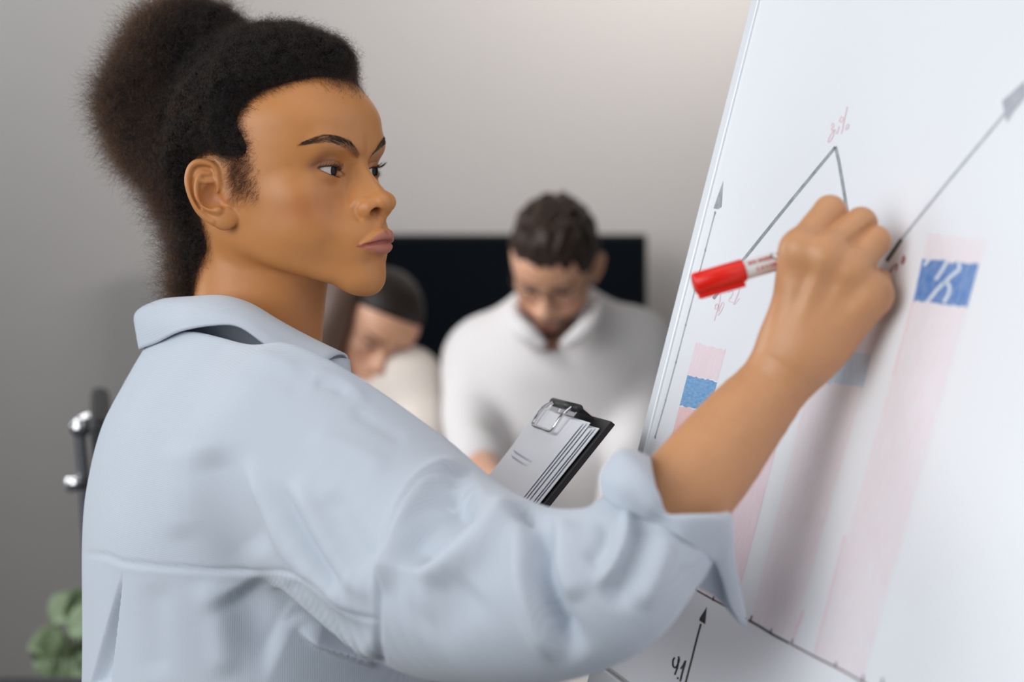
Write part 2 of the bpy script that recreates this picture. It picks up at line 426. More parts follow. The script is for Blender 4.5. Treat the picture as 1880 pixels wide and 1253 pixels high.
# hand and forearm, in metres
HD = 1.320
def hp(px, py, d): return P(px, py, HD + d / 1000)
WR = [hp(1432, 690, 14), hp(1462, 655, 10)]
ELB = P(1095, 1082, 1.282)
MCP = [hp(1468, 458, -2), hp(1516, 466, -8), hp(1564, 494, -9), hp(1598, 538, -9)]
PIP = [hp(1524, 389, 17), hp(1581, 410, 11), hp(1607, 442, 4), hp(1613, 518, 8)]
DIP = [hp(1540, 440, 37), hp(1578, 455, 34), hp(1590, 474, 26), hp(1596, 510, 22)]
TIP = [hp(1505, 470, 38), hp(1545, 480, 34), hp(1560, 495, 28), hp(1574, 520, 18)]
FR = [(.0116, .0112, .0086, .0074), (.0114, .0108, .0086, .0074), (.0110, .0102, .0082, .0072), (.0112, .0088, .0072, .0064)]
def hand_fn(p):
    p = p.astype(np.float32)
    fore = tube(p, [ELB, hp(1270, 890, -10), hp(1361, 778, 2), hp(1436, 690, 10), hp(1468, 640, 8)], [.030, .0318, .0278, .0222, .0225], 4)
    palm = None
    for i in range(4):
        base = hp(1445 + 15 * i, 640 + 1 * i, 6 - 1.5 * i)
        c = cone(p, base, MCP[i], .0150, .0116)
        palm = c if palm is None else smin(palm, c, .010)
    palm = smin(palm, cone(p, hp(1530, 620, 0), hp(1600, 545, -3), .015, .0125), .010)
    palm = smin(palm, cone(p, hp(1480, 630, 18), hp(1520, 520, 16), .018, .014), .014)
    palm = smin(palm, cone(p, hp(1455, 560, 12), hp(1455, 480, 8), .009, .0085), .010)
    d = smin(fore, palm, .022)
    fing = None
    for i in range(4):
        f = cone(p, MCP[i], PIP[i], FR[i][0], FR[i][1])
        f = smin(f, cone(p, PIP[i], DIP[i], FR[i][1] * .97, FR[i][2]), .002)
        f = smin(f, cone(p, DIP[i], TIP[i], FR[i][2], FR[i][3]), .002)
        fing = f if fing is None else smin(fing, f, .0012)
    d = smin(d, fing, .006)
    th = cone(p, hp(1448, 630, 18), hp(1462, 545, 28), .0165, .0125)
    th = smin(th, cone(p, hp(1462, 545, 28), hp(1478, 498, 40), .0125, .0105), .006)
    th = smin(th, cone(p, hp(1478, 498, 40), hp(1520, 478, 44), .0105, .0085), .004)
    d = smin(d, th, .009)
    for i in range(4):                                                   # knuckles
        d = smin(d, sph(p, MCP[i] + np.array([.001, -.0038, -.001]), .0080), .014)
    for i, (a, b) in enumerate((((1512, 478), (1466, 600)), ((1560, 505), (1490, 610)), ((1594, 550), (1520, 620)))):
        pts = [P(a[0], a[1], HD - .020), P((a[0] * .55 + b[0] * .45), (a[1] * .55 + b[1] * .45), HD - .015), P(b[0], b[1], HD - .010)]
        d = d + groove(p, pts, .0045, -.0018 if i == 0 else -.0009)
    for a, b in (((1487, 500), (1452, 590)), ((1540, 515), (1492, 590))):
        d = d + groove(p, [P(a[0], a[1], HD - .014), P(b[0], b[1], HD - .008)], .005, .0012)
    d = d + groove(p, [P(1606, 490, HD - .014), P(1583, 500, HD - .018)], .003, .0022)
    for a, b in (((1500, 425), (1555, 388)), ((1558, 446), (1607, 410))):    # creases between the fingers
        d = d + groove(p, [P(a[0], a[1], HD - .013), P(b[0], b[1], HD + .004)], .0022, .0016)
    return d
GV, GF = surface_nets(hand_fn, P(1040, 1160, 1.25) - np.array([.05, .07, .05]), P(1660, 340, 1.36) + np.array([.03, .07, .03]), .0011)

# hidden trunk, neck base, left arm, legs: coarse, under the clothes
TC = np.array([-.217, 1.70]); TA = math.radians(23)
TF = np.array([math.cos(TA), math.sin(TA)]); TR = np.array([math.sin(TA), -math.cos(TA)])
def tp(f, r, z): return np.array([TC[0] + TF[0] * f + TR[0] * r, TC[1] + TF[1] * f + TR[1] * r, z])
SHR = np.array([-.150, 1.515, 1.300]); SHL = tp(0, -.17, 1.31)
ELL = tp(.13, -.17, 1.06); WRL = np.array([-.068, 1.707, 1.114])
def trunk_fn(p):
    p = p.astype(np.float32)
    d = cone(p, tp(0, 0, 1.27), tp(0, 0, 1.12), .075, .085)
    d = smin(d, cone(p, tp(0, .07, 1.25), tp(0, .06, 1.10), .06, .065), .04); d = smin(d, cone(p, tp(0, -.07, 1.25), tp(0, -.06, 1.10), .06, .065), .04)
    d = smin(d, cone(p, tp(0, 0, 1.12), tp(0.0, 0, 0.95), .085, .10), .06)
    d = smin(d, cone(p, tp(0, .08, .90), tp(0, .09, .50), .09, .055), .05); d = smin(d, cone(p, tp(0, .09, .50), tp(-.02, .09, .08), .055, .036), .03)
    d = smin(d, cone(p, tp(0, -.08, .90), tp(.03, -.09, .50), .09, .055), .05); d = smin(d, cone(p, tp(.03, -.09, .50), tp(.01, -.09, .08), .055, .036), .03)
    d = smin(d, cone(p, tp(0, .07, 1.29), SHR - np.array([0, 0, .03]), .035, .034), .02); d = smin(d, tube(p, [SHR - np.array([0, 0, .03]), P(860, 1000, 1.40), ELB], [.034, .032, .029], 4), .03)
    d = smin(d, cone(p, tp(0, -.07, 1.29), SHL - np.array([0, 0, .03]), .035, .034), .02); d = smin(d, cone(p, SHL - np.array([0, 0, .03]), ELL, .036, .034), .03)
    d = smin(d, cone(p, ELL, WRL, .036, .024), .02)
    d = smin(d, cone(p, tp(0, 0, 1.30), tp(-.004, 0, 1.37), .055, .045), .02)
    return d
BV, BF = surface_nets(trunk_fn, (-.55, 1.15, .02), (.16, 2.05, 1.42), .008, newton=1)
# ------------------------------------------------------------------ the shirt: trunk and raised sleeve in one surface, folds pressed in afterwards
SHZ = np.array(spline(np.array([[.98, .205, .145], [1.10, .20, .142], [1.20, .20, .142], [1.25, .198, .137], [1.30, .183, .124], [1.34, .152, .102], [1.37, .124, .084], [1.395, .098, .072], [1.425, .070, .062], [1.46, .062, .058]]), 6))
SLEEVE = np.array([P(580, 850, 1.525), P(685, 955, 1.455), P(800, 1045, 1.40), P(905, 1080, 1.335), P(1000, 1093, 1.30), P(1105, 1072, 1.272), P(1170, 1020, 1.278), P(1228, 950, 1.292)])
SLR = [.080, .080, .0745, .0635, .0565, .049, .043, .040]
def shirt_fn(p):
    p = p.astype(np.float32)
    x = p[:, 0] - TC[0]; y = p[:, 1] - TC[1]
    f = (x * TF[0] + y * TF[1]).astype(np.float32); r = (x * TR[0] + y * TR[1]).astype(np.float32); z = p[:, 2]
    w = np.interp(z, SHZ[:, 0], SHZ[:, 1]); dd = np.interp(z, SHZ[:, 0], SHZ[:, 2]); n = 2.25
    a, b = np.abs(f) / dd, np.abs(r) / w
    rn = (a ** n + b ** n + 1e-9) ** (1 / n)
    gx = (a / rn) ** (n - 1) / dd; gy = (b / rn) ** (n - 1) / w
    sl = np.interp(z, [1.22, 1.32], [1.0, .80])                                      # sloping shoulders make the value too large
    d = np.where(rn < .35, -.09, (rn - 1) / np.sqrt(gx * gx + gy * gy + 1e-9) * sl).astype(np.float32)
    d = smin(d, cone(p, tp(.0, .07, 1.322), P(572, 812, 1.53), .060, .076), .05)
    d = smin(d, cone(p, tp(.0, -.07, 1.325), tp(.0, -.17, 1.295), .062, .070), .05)
    ls = tube(p, [tp(0, -.18, 1.28), ELL, WRL + (ELL - WRL) * .06], [.078, .062, .044], 5)
    d = smin(d, ls, .03)
    s = tube(p, SLEEVE, SLR, 5)
    d = smin(d, s, .05)
    # neckline (higher at the back), neck hole, cuff hole
    d = smax(d, np.where(np.abs(r) < .16, z - (1.376 - .45 * f), -.1).astype(np.float32), .01)
    d = smax(d, -cone(p, tp(.004, 0, 1.36), tp(.01, 0, 1.50), .045, .05), .012)
    d = smax(d, -cone(p, P(1180, 1010, 1.275), P(1300, 850, 1.31), .030, .050), .008)
    e = P(1250, 915, 1.295) - P(1180, 1020, 1.275); e /= np.linalg.norm(e)
    cq = P(1246, 922, 1.294).astype(np.float32)
    cut = (p - cq) @ e.astype(np.float32) - 1.2 * np.maximum(0, -.02 - r) - 2.0 * np.maximum(0, 1.2 - z)
    d = smax(d, cut.astype(np.float32), .006)
    return d

S0V, S0F = surface_nets(shirt_fn, (-.50, 1.12, .985), (.20, 2.06, 1.47), .0024, newton=2)
# folds: (pixel polyline, half width px, height mm, kind); kind 'ridge' is symmetric, 'step' raises the left side of the line and drops off it
FOLDS = [
    # sleeve
    ([(885, 893), (838, 914), (797, 955), (770, 1005), (758, 1052)], 38, -16, 'ridge'),
    ([(950, 912), (928, 940), (888, 990), (829, 1031), (757, 1062)], 28, 9, 'ridge'),
    ([(872, 856), (838, 859), (788, 877), (748, 927), (718, 1015), (698, 1100)], 18, 9, 'ridge'),
    ([(868, 862), (800, 876), (765, 903), (731, 960), (707, 1030), (694, 1110), (695, 1180), (706, 1224)], 5, -3.0, 'ridge'),
    ([(1006, 936), (994, 985), (992, 1045), (1006, 1098), (1030, 1155), (1072, 1215)], 24, -15, 'ridge'),
    ([(962, 940), (963, 1000), (962, 1060), (973, 1110), (1000, 1172), (1040, 1215)], 24, 7, 'ridge'),
    ([(955, 922), (960, 946), (982, 950)], 13, -6, 'ridge'),
    ([(1036, 945), (1030, 1000), (1040, 1060), (1062, 1110)], 30, 5, 'ridge'),
    ([(1152, 924), (1150, 982), (1128, 1036), (1090, 1084)], 10, 5, 'ridge'),
    ([(1118, 950), (1108, 1000), (1080, 1045)], 18, -4, 'ridge'),
    ([(1178, 935), (1172, 1000), (1152, 1060), (1122, 1125)], 24, -7, 'ridge'),
    ([(1225, 975), (1205, 1050), (1165, 1120)], 22, 4, 'ridge'),
    ([(880, 1075), (830, 1120), (770, 1175)], 50, -3, 'ridge'),
    # back
    ([(448, 828), (490, 915), (530, 1000), (582, 1060), (636, 1108), (690, 1150)], 20, 6.5, 'ridge'),
    ([(541, 872), (566, 925), (612, 1015), (655, 1075), (690, 1112)], 18, 5, 'ridge'),
    ([(505, 880), (545, 960), (590, 1030), (640, 1085)], 12, -3.5, 'ridge'),
    ([(375, 815), (388, 870), (408, 930), (440, 985), (490, 1030)], 44, -4.8, 'ridge'),
    ([(600, 900), (640, 975), (680, 1050)], 26, -3, 'ridge'),
    ([(430, 1075), (455, 1120), (480, 1170), (520, 1190)], 50, -8.5, 'ridge'),
    ([(510, 1075), (530, 1120), (545, 1150)], 26, -2.5, 'ridge'),
    ([(330, 800), (325, 900), (335, 1000)], 30, 2.5, 'ridge'),
    ([(370, 1060), (400, 1140), (415, 1253)], 26, 3.5, 'ridge'),
    ([(290, 1060), (285, 1150), (290, 1253)], 26, -2, 'ridge'),
    ([(547, 1150), (580, 1180), (635, 1203), (700, 1224)], 30, 9, 'step'),
    # shoulder
    ([(560, 690), (600, 690), (640, 708), (680, 742)], 13, 1.6, 'ridge'),
    ([(575, 703), (612, 708), (640, 725)], 11, -1.6, 'ridge'),
    ([(400, 645), (440, 640), (480, 652), (520, 668), (560, 690)], 14, 1.2, 'ridge'),
    ([(430, 680), (500, 690), (570, 720)], 14, -.7, 'ridge'),
    ([(640, 748), (700, 785), (750, 812)], 14, -1.3, 'ridge'),
    ([(560, 800), (650, 830), (720, 870)], 24, 2.0, 'ridge'),
    # seams
    ([(150, 1017), (195, 1021), (228, 1033), (300, 1041), (380, 1047), (450, 1050), (520, 1050), (575, 1063), (602, 1082), (640, 1118), (692, 1142)], 4.2, -1.5, 'ridge'),
    ([(150, 1027), (195, 1031), (228, 1043), (300, 1051), (380, 1057), (450, 1060), (520, 1060), (575, 1073), (602, 1092)], 7, 0.45, 'ridge'),
]
def press(V, F, folds, dscale=1.0):
    N = mesh_normals(V, F); px = project(V)
    vd = V - np.array([0, 0, CAMZ]); vd /= np.linalg.norm(vd, axis=1, keepdims=True)
    face = np.clip(-(N * vd).sum(1) / 0.35, 0, 1)
    D = np.zeros(len(V))
    for pts, w, A, kind in folds:
        q = spline(np.array(pts, float), 5)
        lo, hi = q.min(0) - 3 * w, q.max(0) + 3 * w
        m = (face > 0) & (px > lo).all(1) & (px < hi).all(1)
        if not m.any(): continue
        d, t, s = seg_dist(px[m], q)
        ends = np.clip(np.minimum(t, 1 - t) / 0.22, 0, 1); ends = ends * ends * (3 - 2 * ends)
        if w < 7: ends = np.clip(np.minimum(t, 1 - t) / 0.02, 0, 1)
        if kind == 'ridge': prof = np.exp(-(d / w) ** 2)
        else: prof = np.where(s < 0, np.exp(-(d / w) ** 2), np.exp(-(d / 4.0) ** 2))
        D[m] += A / 1000 * dscale * prof * ends
    return V + N * (D * face)[:, None], face, px
S1V, sface, spx = press(S0V.astype(float), S0F, FOLDS, 1.3)
def inside_tri(px, a, b, c):
    s = lambda p, q: (q[0] - p[0]) * (px[:, 1] - p[1]) - (q[1] - p[1]) * (px[:, 0] - p[0])
    d1, d2, d3 = s(a, b), s(b, c), s(c, a)
    return np.minimum(np.minimum(d1 / np.hypot(b[0] - a[0], b[1] - a[1]), d2 / np.hypot(c[0] - b[0], c[1] - b[1])), d3 / np.hypot(a[0] - c[0], a[1] - c[1]))
# inverted pleat under the yoke
tri = inside_tri(spx, (229, 1036), (203, 1262), (164, 1262))
S1N = mesh_normals(S1V, S0F)
S1V = S1V - S1N * (np.clip(tri / 8.0, 0, 1) * .013 * np.clip((spx[:, 1] - 1036) / 80, 0, 1) * sface)[:, None]
# rib coordinate: the cloth runs sideways above the yoke seam and on the sleeve, upright below it
yoke_y = np.interp(spx[:, 0], [150, 195, 228, 300, 450, 520, 575, 602, 640, 692], [1017, 1021, 1033, 1041, 1050, 1050, 1063, 1082, 1118, 1142])
rel = S1V - np.array([TC[0], TC[1], 0]); rr = rel[:, :2] @ TR; ff = rel[:, :2] @ TF
low = (spx[:, 1] > yoke_y) & ((spx[:, 0] < 560) | (spx[:, 1] > 1072 + (spx[:, 0] - 560) * 1.1))
rib = np.where(low, np.arctan2(rr, -ff) * .17, S1V[:, 2])
on_sleeve = (spx[:, 0] > 695) & (rr > .12)
rib = np.where(on_sleeve, (S1V - SLEEVE[2]) @ (SLEEVE[5] - SLEEVE[2]) / np.linalg.norm(SLEEVE[5] - SLEEVE[2]), rib)
def corduroy(name, col, pitch=0.00150, strength=0.12, attr='rib', twoside=None):
    m, nt, b = newmat(name)
    at = nt.nodes.new('ShaderNodeAttribute'); at.attribute_name = attr
    ml = nt.nodes.new('ShaderNodeMath'); ml.operation = 'MULTIPLY'; ml.inputs[1].default_value = 2 * math.pi / pitch
    nt.links.new(at.outputs['Fac'], ml.inputs[0])
    sn = nt.nodes.new('ShaderNodeMath'); sn.operation = 'SINE'; nt.links.new(ml.outputs[0], sn.inputs[0])
    tc = nt.nodes.new('ShaderNodeTexCoord'); n = nt.nodes.new('ShaderNodeTexNoise'); n.inputs['Scale'].default_value = 900; n.inputs['Detail'].default_value = 3
    nt.links.new(tc.outputs['Object'], n.inputs['Vector'])
    ad = nt.nodes.new('ShaderNodeMath'); ad.operation = 'MULTIPLY_ADD'; ad.inputs[1].default_value = 0.8
    nt.links.new(n.outputs['Fac'], ad.inputs[0]); nt.links.new(sn.outputs[0], ad.inputs[2])
    bp = nt.nodes.new('ShaderNodeBump'); bp.inputs['Strength'].default_value = strength; bp.inputs['Distance'].default_value = 0.0004
    nt.links.new(ad.outputs[0], bp.inputs['Height']); nt.links.new(bp.outputs['Normal'], b.inputs['Normal'])
    mr = nt.nodes.new('ShaderNodeMapRange'); mr.inputs[1].default_value = -1; mr.inputs[3].default_value = 0.93; mr.inputs[4].default_value = 1.0
    nt.links.new(sn.outputs[0], mr.inputs[0])
    n2 = nt.nodes.new('ShaderNodeTexNoise'); n2.inputs['Scale'].default_value = 14; n2.inputs['Detail'].default_value = 4
    nt.links.new(tc.outputs['Object'], n2.inputs['Vector'])
    mr2 = nt.nodes.new('ShaderNodeMapRange'); mr2.inputs[3].default_value = 0.95; mr2.inputs[4].default_value = 1.05
    nt.links.new(n2.outputs['Fac'], mr2.inputs[0])
    mm = nt.nodes.new('ShaderNodeMath'); mm.operation = 'MULTIPLY'; nt.links.new(mr.outputs[0], mm.inputs[0]); nt.links.new(mr2.outputs[0], mm.inputs[1])
    mx = nt.nodes.new('ShaderNodeMix'); mx.data_type = 'RGBA'; mx.blend_type = 'MULTIPLY'; mx.inputs[0].default_value = 1
    mx.inputs[6].default_value = (*col, 1); nt.links.new(mm.outputs[0], mx.inputs[7])
    nt.links.new(mx.outputs[2], b.inputs['Base Color'])
    b.inputs['Roughness'].default_value = 0.85; b.inputs['Specular IOR Level'].default_value = 0.2
    b.inputs['Sheen Weight'].default_value = 0.25; b.inputs['Sheen Roughness'].default_value = 0.5
    return m
def fattr(me, name, val):
    a = me.attributes.new(name, 'FLOAT', 'POINT'); a.data.foreach_set('value', np.asarray(val, np.float32))
def patch(name, grid, thick, n=6, mat=None, parent=None, rib=None, flip=False, label=None):
    """cloth piece from a grid of points (rows of equal length), smoothed by splines and given thickness"""
    g = np.array(grid, float)
    g = np.stack([spline(r, n) for r in g]); g = np.stack([spline(g[:, j], n) for j in range(g.shape[1])], 1)
    R_, C_ = g.shape[:2]; v = g.reshape(-1, 3)
    i, j = np.meshgrid(np.arange(R_ - 1), np.arange(C_ - 1), indexing='ij')
    q = np.stack([i * C_ + j, i * C_ + j + 1, (i + 1) * C_ + j + 1, (i + 1) * C_ + j], -1).reshape(-1, 4)
    if flip: q = q[:, ::-1]
    N = mesh_normals(v, q)
    top, bot = v + N * thick / 2, v - N * thick / 2
    K = len(v)
    idx = np.arange(K).reshape(R_, C_)
    loop = np.r_[idx[0, :-1], idx[:-1, -1], idx[-1, :0:-1], idx[:0:-1, 0]]
    nx = np.roll(loop, -1)
    side = np.stack([loop, loop + K, nx + K, nx], 1)
    if flip: side = side[:, ::-1]
    me = mesh_np(name, np.vstack([top, bot]), np.vstack([q, q[:, ::-1] + K, side]))
    if rib is not None:
        L = np.cumsum(np.r_[0, np.linalg.norm(np.diff(g.mean(0), axis=0), axis=1)]); M = np.cumsum(np.r_[0, np.linalg.norm(np.diff(g.mean(1), axis=0), axis=1)])
        val = (np.broadcast_to(M[:, None], (R_, C_)) if rib == 'rows' else np.broadcast_to(L[None], (R_, C_))).ravel()
        fattr(me, 'rib', np.r_[val, val])
    return link(name, me, mat, parent, label)
SHIRT = lin(196, 204, 215)
shirt_mat = corduroy('pale blue needlecord', SHIRT)
# collar: rows from the inner stand over the fold to the falling edge; columns from the centre back (screen left) along the near side to the front point
COL = [
    # stand bottom (at the neck seam)      stand top / fold                     mid fall                         fall edge
    [P(300, 640, 1.745), P(282, 585, 1.75), P(268, 566, 1.752), P(252, 580, 1.752), P(256, 608, 1.752), P(262, 640, 1.75)],
    [P(320, 632, 1.70), P(310, 578, 1.70), P(300, 552, 1.70), P(284, 563, 1.69), P(280, 597, 1.682), P(288, 630, 1.676)],
    [P(360, 622, 1.665), P(358, 572, 1.665), P(354, 547, 1.662), P(340, 557, 1.645), P(331, 583, 1.634), P(330, 609, 1.628)],
    [P(412, 625, 1.645), P(412, 570, 1.645), P(410, 545, 1.64), P(402, 556, 1.622), P(393, 577, 1.608), P(390, 598, 1.602)],
    [P(466, 648, 1.64), P(464, 592, 1.64), P(460, 560, 1.635), P(454, 567, 1.615), P(446, 585, 1.600), P(440, 601, 1.594)],
    [P(522, 672, 1.64), P(518, 625, 1.64), P(512, 591, 1.635), P(506, 596, 1.612), P(500, 618, 1.596), P(497, 640, 1.588)],
    [P(578, 690, 1.645), P(572, 655, 1.645), P(565, 620, 1.64), P(558, 624, 1.614), P(548, 646, 1.598), P(540, 660, 1.590)],
    [P(640, 706, 1.655), P(640, 684, 1.652), P(637, 656, 1.645), P(622, 650, 1.620), P(600, 662, 1.603), P(580, 676, 1.596)],
]
def far_side(q):
    """mirror a collar point through the collar's middle plane"""
    q = np.array(q); n = np.array([.17, .985]); o = np.array([-.325, 1.752])
    q[:2] = q[:2] - 2 * ((q[:2] - o) @ n) * n
    return q
CUFF = [
    [P(1125, 905, 1.31), P(1120, 862, 1.315), P(1150, 825, 1.32), P(1185, 838, 1.325)],
    [P(1107, 905, 1.285), P(1105, 872, 1.275), P(1140, 830, 1.275), P(1193, 842, 1.29)],
    [P(1130, 928, 1.258), P(1140, 890, 1.244), P(1175, 862, 1.248), P(1198, 872, 1.268)],
    [P(1178, 950, 1.248), P(1185, 930, 1.237), P(1205, 905, 1.242), P(1207, 912, 1.258)],
    [P(1206, 962, 1.247), P(1218, 949, 1.243), P(1222, 944, 1.245), P(1224, 945, 1.255)],
    [P(1254, 990, 1.245), P(1262, 960, 1.242), P(1260, 948, 1.243), P(1262, 946, 1.250)],
    [P(1294, 1024, 1.262), P(1312, 975, 1.254), P(1316, 950, 1.252), P(1318, 945, 1.260)],
    [P(1312, 1035, 1.276), P(1332, 1000, 1.266), P(1340, 965, 1.262), P(1342, 948, 1.27)],
    [P(1327, 1069, 1.288), P(1338, 1050, 1.283), P(1347, 1030, 1.28), P(1347, 1028, 1.282)],
    [P(1341, 1113, 1.30), P(1350, 1100, 1.297), P(1358, 1086, 1.295), P(1359, 1086, 1.297)],
    [P(1364, 1150, 1.31), P(1366, 1150, 1.31), P(1368, 1149, 1.31), P(1370, 1147, 1.311)],
]
CUFF_IN = [
    [P(1250, 1075, 1.285), P(1262, 1030, 1.285), P(1290, 985, 1.285)],
    [P(1275, 1075, 1.315), P(1300, 1030, 1.315), P(1318, 985, 1.305)],
    [P(1318, 1100, 1.335), P(1330, 1050, 1.33), P(1338, 990, 1.315)],
    [P(1362, 1148, 1.318), P(1352, 1090, 1.315), P(1344, 1000, 1.30)],
]
woman = empty('person', tp(0, 0, 0), 'person in a pale blue corduroy shirt writing on the whiteboard with a red capped marker', 'person')
skin = skin_material('warm brown skin')
allV = np.vstack([to_world(HV), GV, BV])
allF = np.vstack([HF, GF + len(HV), BF + len(HV) + len(GV)])
me = mesh_np('body', allV, allF)
hc = np.tile(lin(203, 147, 104), (len(GV), 1))
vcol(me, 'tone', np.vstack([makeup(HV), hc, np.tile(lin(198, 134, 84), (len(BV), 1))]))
link('body', me, skin, woman)
me = mesh_np('shirt', S1V, S0F); fattr(me, 'rib', rib)
shirt = link('shirt', me, shirt_mat, woman)
far = [[far_side(q) for q in r] for r in COL[1:-4]][::-1]
patch('collar', far + COL, .0022, 5, shirt_mat, shirt, rib='cols')
patch('cuff', CUFF, .0016, 5, shirt_mat, shirt, rib='cols')
patch('cuff_lining', CUFF_IN, .0016, 5, shirt_mat, shirt, rib='cols')
patch('placket', [[P(577, 672, 1.606), P(560, 720, 1.60)], [P(597, 664, 1.612), P(600, 722, 1.61)], [P(622, 658, 1.625), P(632, 725, 1.622)], [P(641, 660, 1.645), P(648, 730, 1.64)]], .0016, 4, shirt_mat, shirt, rib='cols')
def trouser_fn(hip, knees, feet, r=1.0):
    def f(p):
        p = p.astype(np.float32)
        d = None
        for h, k, ft in zip(hip, knees, feet):
            e = tube(p, [h, k, ft], [.098 * r, .072 * r, .062 * r], 3)
            d = e if d is None else smin(d, e, .05)
        m = (hip[0] + hip[1]) / 2
        return smin(d, cone(p, m + np.array([0, 0, .14]), m, .118 * r, .125 * r), .05)
    return f
def trousers(parent, hip, knees, feet, mat, r=1.0):
    al = np.array(list(hip) + list(knees) + list(feet))
    lo, hi = al.min(0) - .2, al.max(0) + np.array([.2, .2, .32]); lo[2] = .03
    v, f = surface_nets(trouser_fn(hip, knees, feet, r), lo, hi, .014, newton=1)
    link('trousers', mesh_np('trousers', v, f), mat, parent)
    for ft in feet:
        sv, sf = surface_nets(lambda p: ell(p.astype(np.float32), ft * np.array([1, 1, 0]) + np.array([.03, -.05, .042]), (.05, .12, .04)), ft * np.array([1, 1, 0]) - np.array([.12, .24, .01]), ft * np.array([1, 1, 0]) + np.array([.16, .16, .12]), .012, newton=1)
        link('shoe', mesh_np('shoe', sv, sf), bpy.data.materials.get('shoe leather') or plain('shoe leather', (.03, .025, .022), .4), parent)
navy = plain('navy cloth', lin(40, 46, 60), .9)
trousers(woman, [tp(0, .08, .90), tp(0, -.08, .90)], [tp(0, .09, .50), tp(.03, -.09, .50)], [tp(-.02, .09, .07), tp(.01, -.09, .07)], navy)
# ------------------------------------------------------------------ eyes, brows, lashes, hair
rng = np.random.default_rng(7)
def eyes(parent, to_w, iris=lin(30, 20, 16), gaze=(0.10, -0.10), r=11.8, E0=(70.3, 29.5, 14)):
    for s in (-1, 1):
        nu, nv = 40, 40
        g = np.array([1.0, gaze[0] if s < 0 else gaze[0] * .9, gaze[1]]); g /= np.linalg.norm(g)
        a = np.cross(g, [0, 0, 1]); a /= np.linalg.norm(a); b = np.cross(a, g)
        th = np.concatenate([np.linspace(0, .6, 26), np.linspace(.65, math.pi, 15)])
        ph = np.linspace(0, 2 * math.pi, nu, endpoint=False)
        T, Ph = np.meshgrid(th, ph, indexing='ij')
        rr = r + .55 * np.exp(-(T / .36) ** 4)
        v = (rr * np.cos(T))[..., None] * g + (rr * np.sin(T))[..., None] * (np.cos(Ph)[..., None] * a + np.sin(Ph)[..., None] * b)
        v = v.reshape(-1, 3) + np.array([E0[0], E0[1] * s, E0[2]])
        n0 = len(th); i, j = np.meshgrid(np.arange(n0 - 1), np.arange(nu), indexing='ij')
        q = np.stack([i * nu + j, (i + 1) * nu + j, (i + 1) * nu + (j + 1) % nu, i * nu + (j + 1) % nu], -1).reshape(-1, 4)
        me = mesh_np('eyeball', to_w(v), q)
        c = np.tile(np.array(lin(206, 196, 190)), (len(v), 1)); t = T.ravel()
        sp = .8 + .4 * rng.random(len(t))
        ir = t < .47
        c[ir] = np.array(iris) * sp[ir][:, None]
        c[(t > .41) & ir] *= .45
        c[t < .20] = .004
        vcol(me, 'tone', c)
        m = bpy.data.materials.get('eyeball')
        if m is None:
            m, nt, bb = newmat('eyeball')
            at = nt.nodes.new('ShaderNodeVertexColor'); at.layer_name = 'tone'
            nt.links.new(at.outputs['Color'], bb.inputs['Base Color']); bb.inputs['Roughness'].default_value = .08; bb.inputs['Specular IOR Level'].default_value = .22
        link('eyeball', me, m, parent)
def strands(name, pts, rad, mat, parent, label=None, tip=0.3):
    """pts (n,k,3) world metres, as one hair curves object"""
    n, k = pts.shape[:2]
    c = bpy.data.hair_curves.new(name)
    c.add_curves([k] * n)
    c.attributes['position'].data.foreach_set('vector', np.ascontiguousarray(pts, np.float32).ravel())
    ra = c.attributes.get('radius') or c.attributes.new('radius', 'FLOAT', 'POINT')
    ra.data.foreach_set('value', (np.broadcast_to(np.linspace(1, tip, k), (n, k)) * (np.broadcast_to(np.asarray(rad), (n,))[:, None])).astype(np.float32).ravel())
    o = bpy.data.objects.new(name, c); scene.collection.objects.link(o); c.materials.append(mat)
    o.parent = parent
    bpy.context.view_layer.update()
    o.matrix_parent_inverse = parent.matrix_world.inverted()
    if label: o['label'] = label
    return o
def hair_material(name, col, rough=.55):
    m, nt, b = newmat(name)
    tc = nt.nodes.new('ShaderNodeTexCoord'); n = nt.nodes.new('ShaderNodeTexNoise'); n.inputs['Scale'].default_value = 60
    nt.links.new(tc.outputs['Object'], n.inputs['Vector'])
    mx = nt.nodes.new('ShaderNodeMix'); mx.data_type = 'RGBA'
    mx.inputs[6].default_value = (*[c * .5 for c in col], 1); mx.inputs[7].default_value = (*[min(1, c * 1.6) for c in col], 1)
    nt.links.new(n.outputs['Fac'], mx.inputs[0]); nt.links.new(mx.outputs[2], b.inputs['Base Color'])
    b.inputs['Roughness'].default_value = rough; b.inputs['Specular IOR Level'].default_value = .2
    return m
HLINE = np.array([(-80, -110), (-68, -75), (-54, -57), (-40, -42), (-41, -25), (-44, -8), (-43, 10), (-36, 24), (-22, 33), (-5, 33), (10, 31), (24, 31), (27, 38), (24.5, 47), (21.5, 57), (28, 68), (37, 79), (50, 85.5), (62, 91), (70, 92.5), (77, 89), (82, 85), (100, 76)], float)
HLINE = spline(HLINE, 3)
def hair_in(q, burn=True):
    """signed distance (mm) inside the hairline, drawn in the head's side view"""
    d, _, sd = seg_dist(np.asarray(q)[:, [0, 2]].astype(float), HLINE)
    d = d * sd
    if burn: d = np.maximum(d, np.minimum(np.minimum(q[:, 0] - 8, 27 - q[:, 0]), np.minimum(q[:, 2] - 2, 36 - q[:, 2])))
    return d
PUFF = [((-110, 8, 68), (48, 56, 48)), ((-84, 4, 128), (54, 56, 46)), ((-122, 0, 94), (44, 50, 44)), ((-86, 4, 14), (30, 42, 36))]
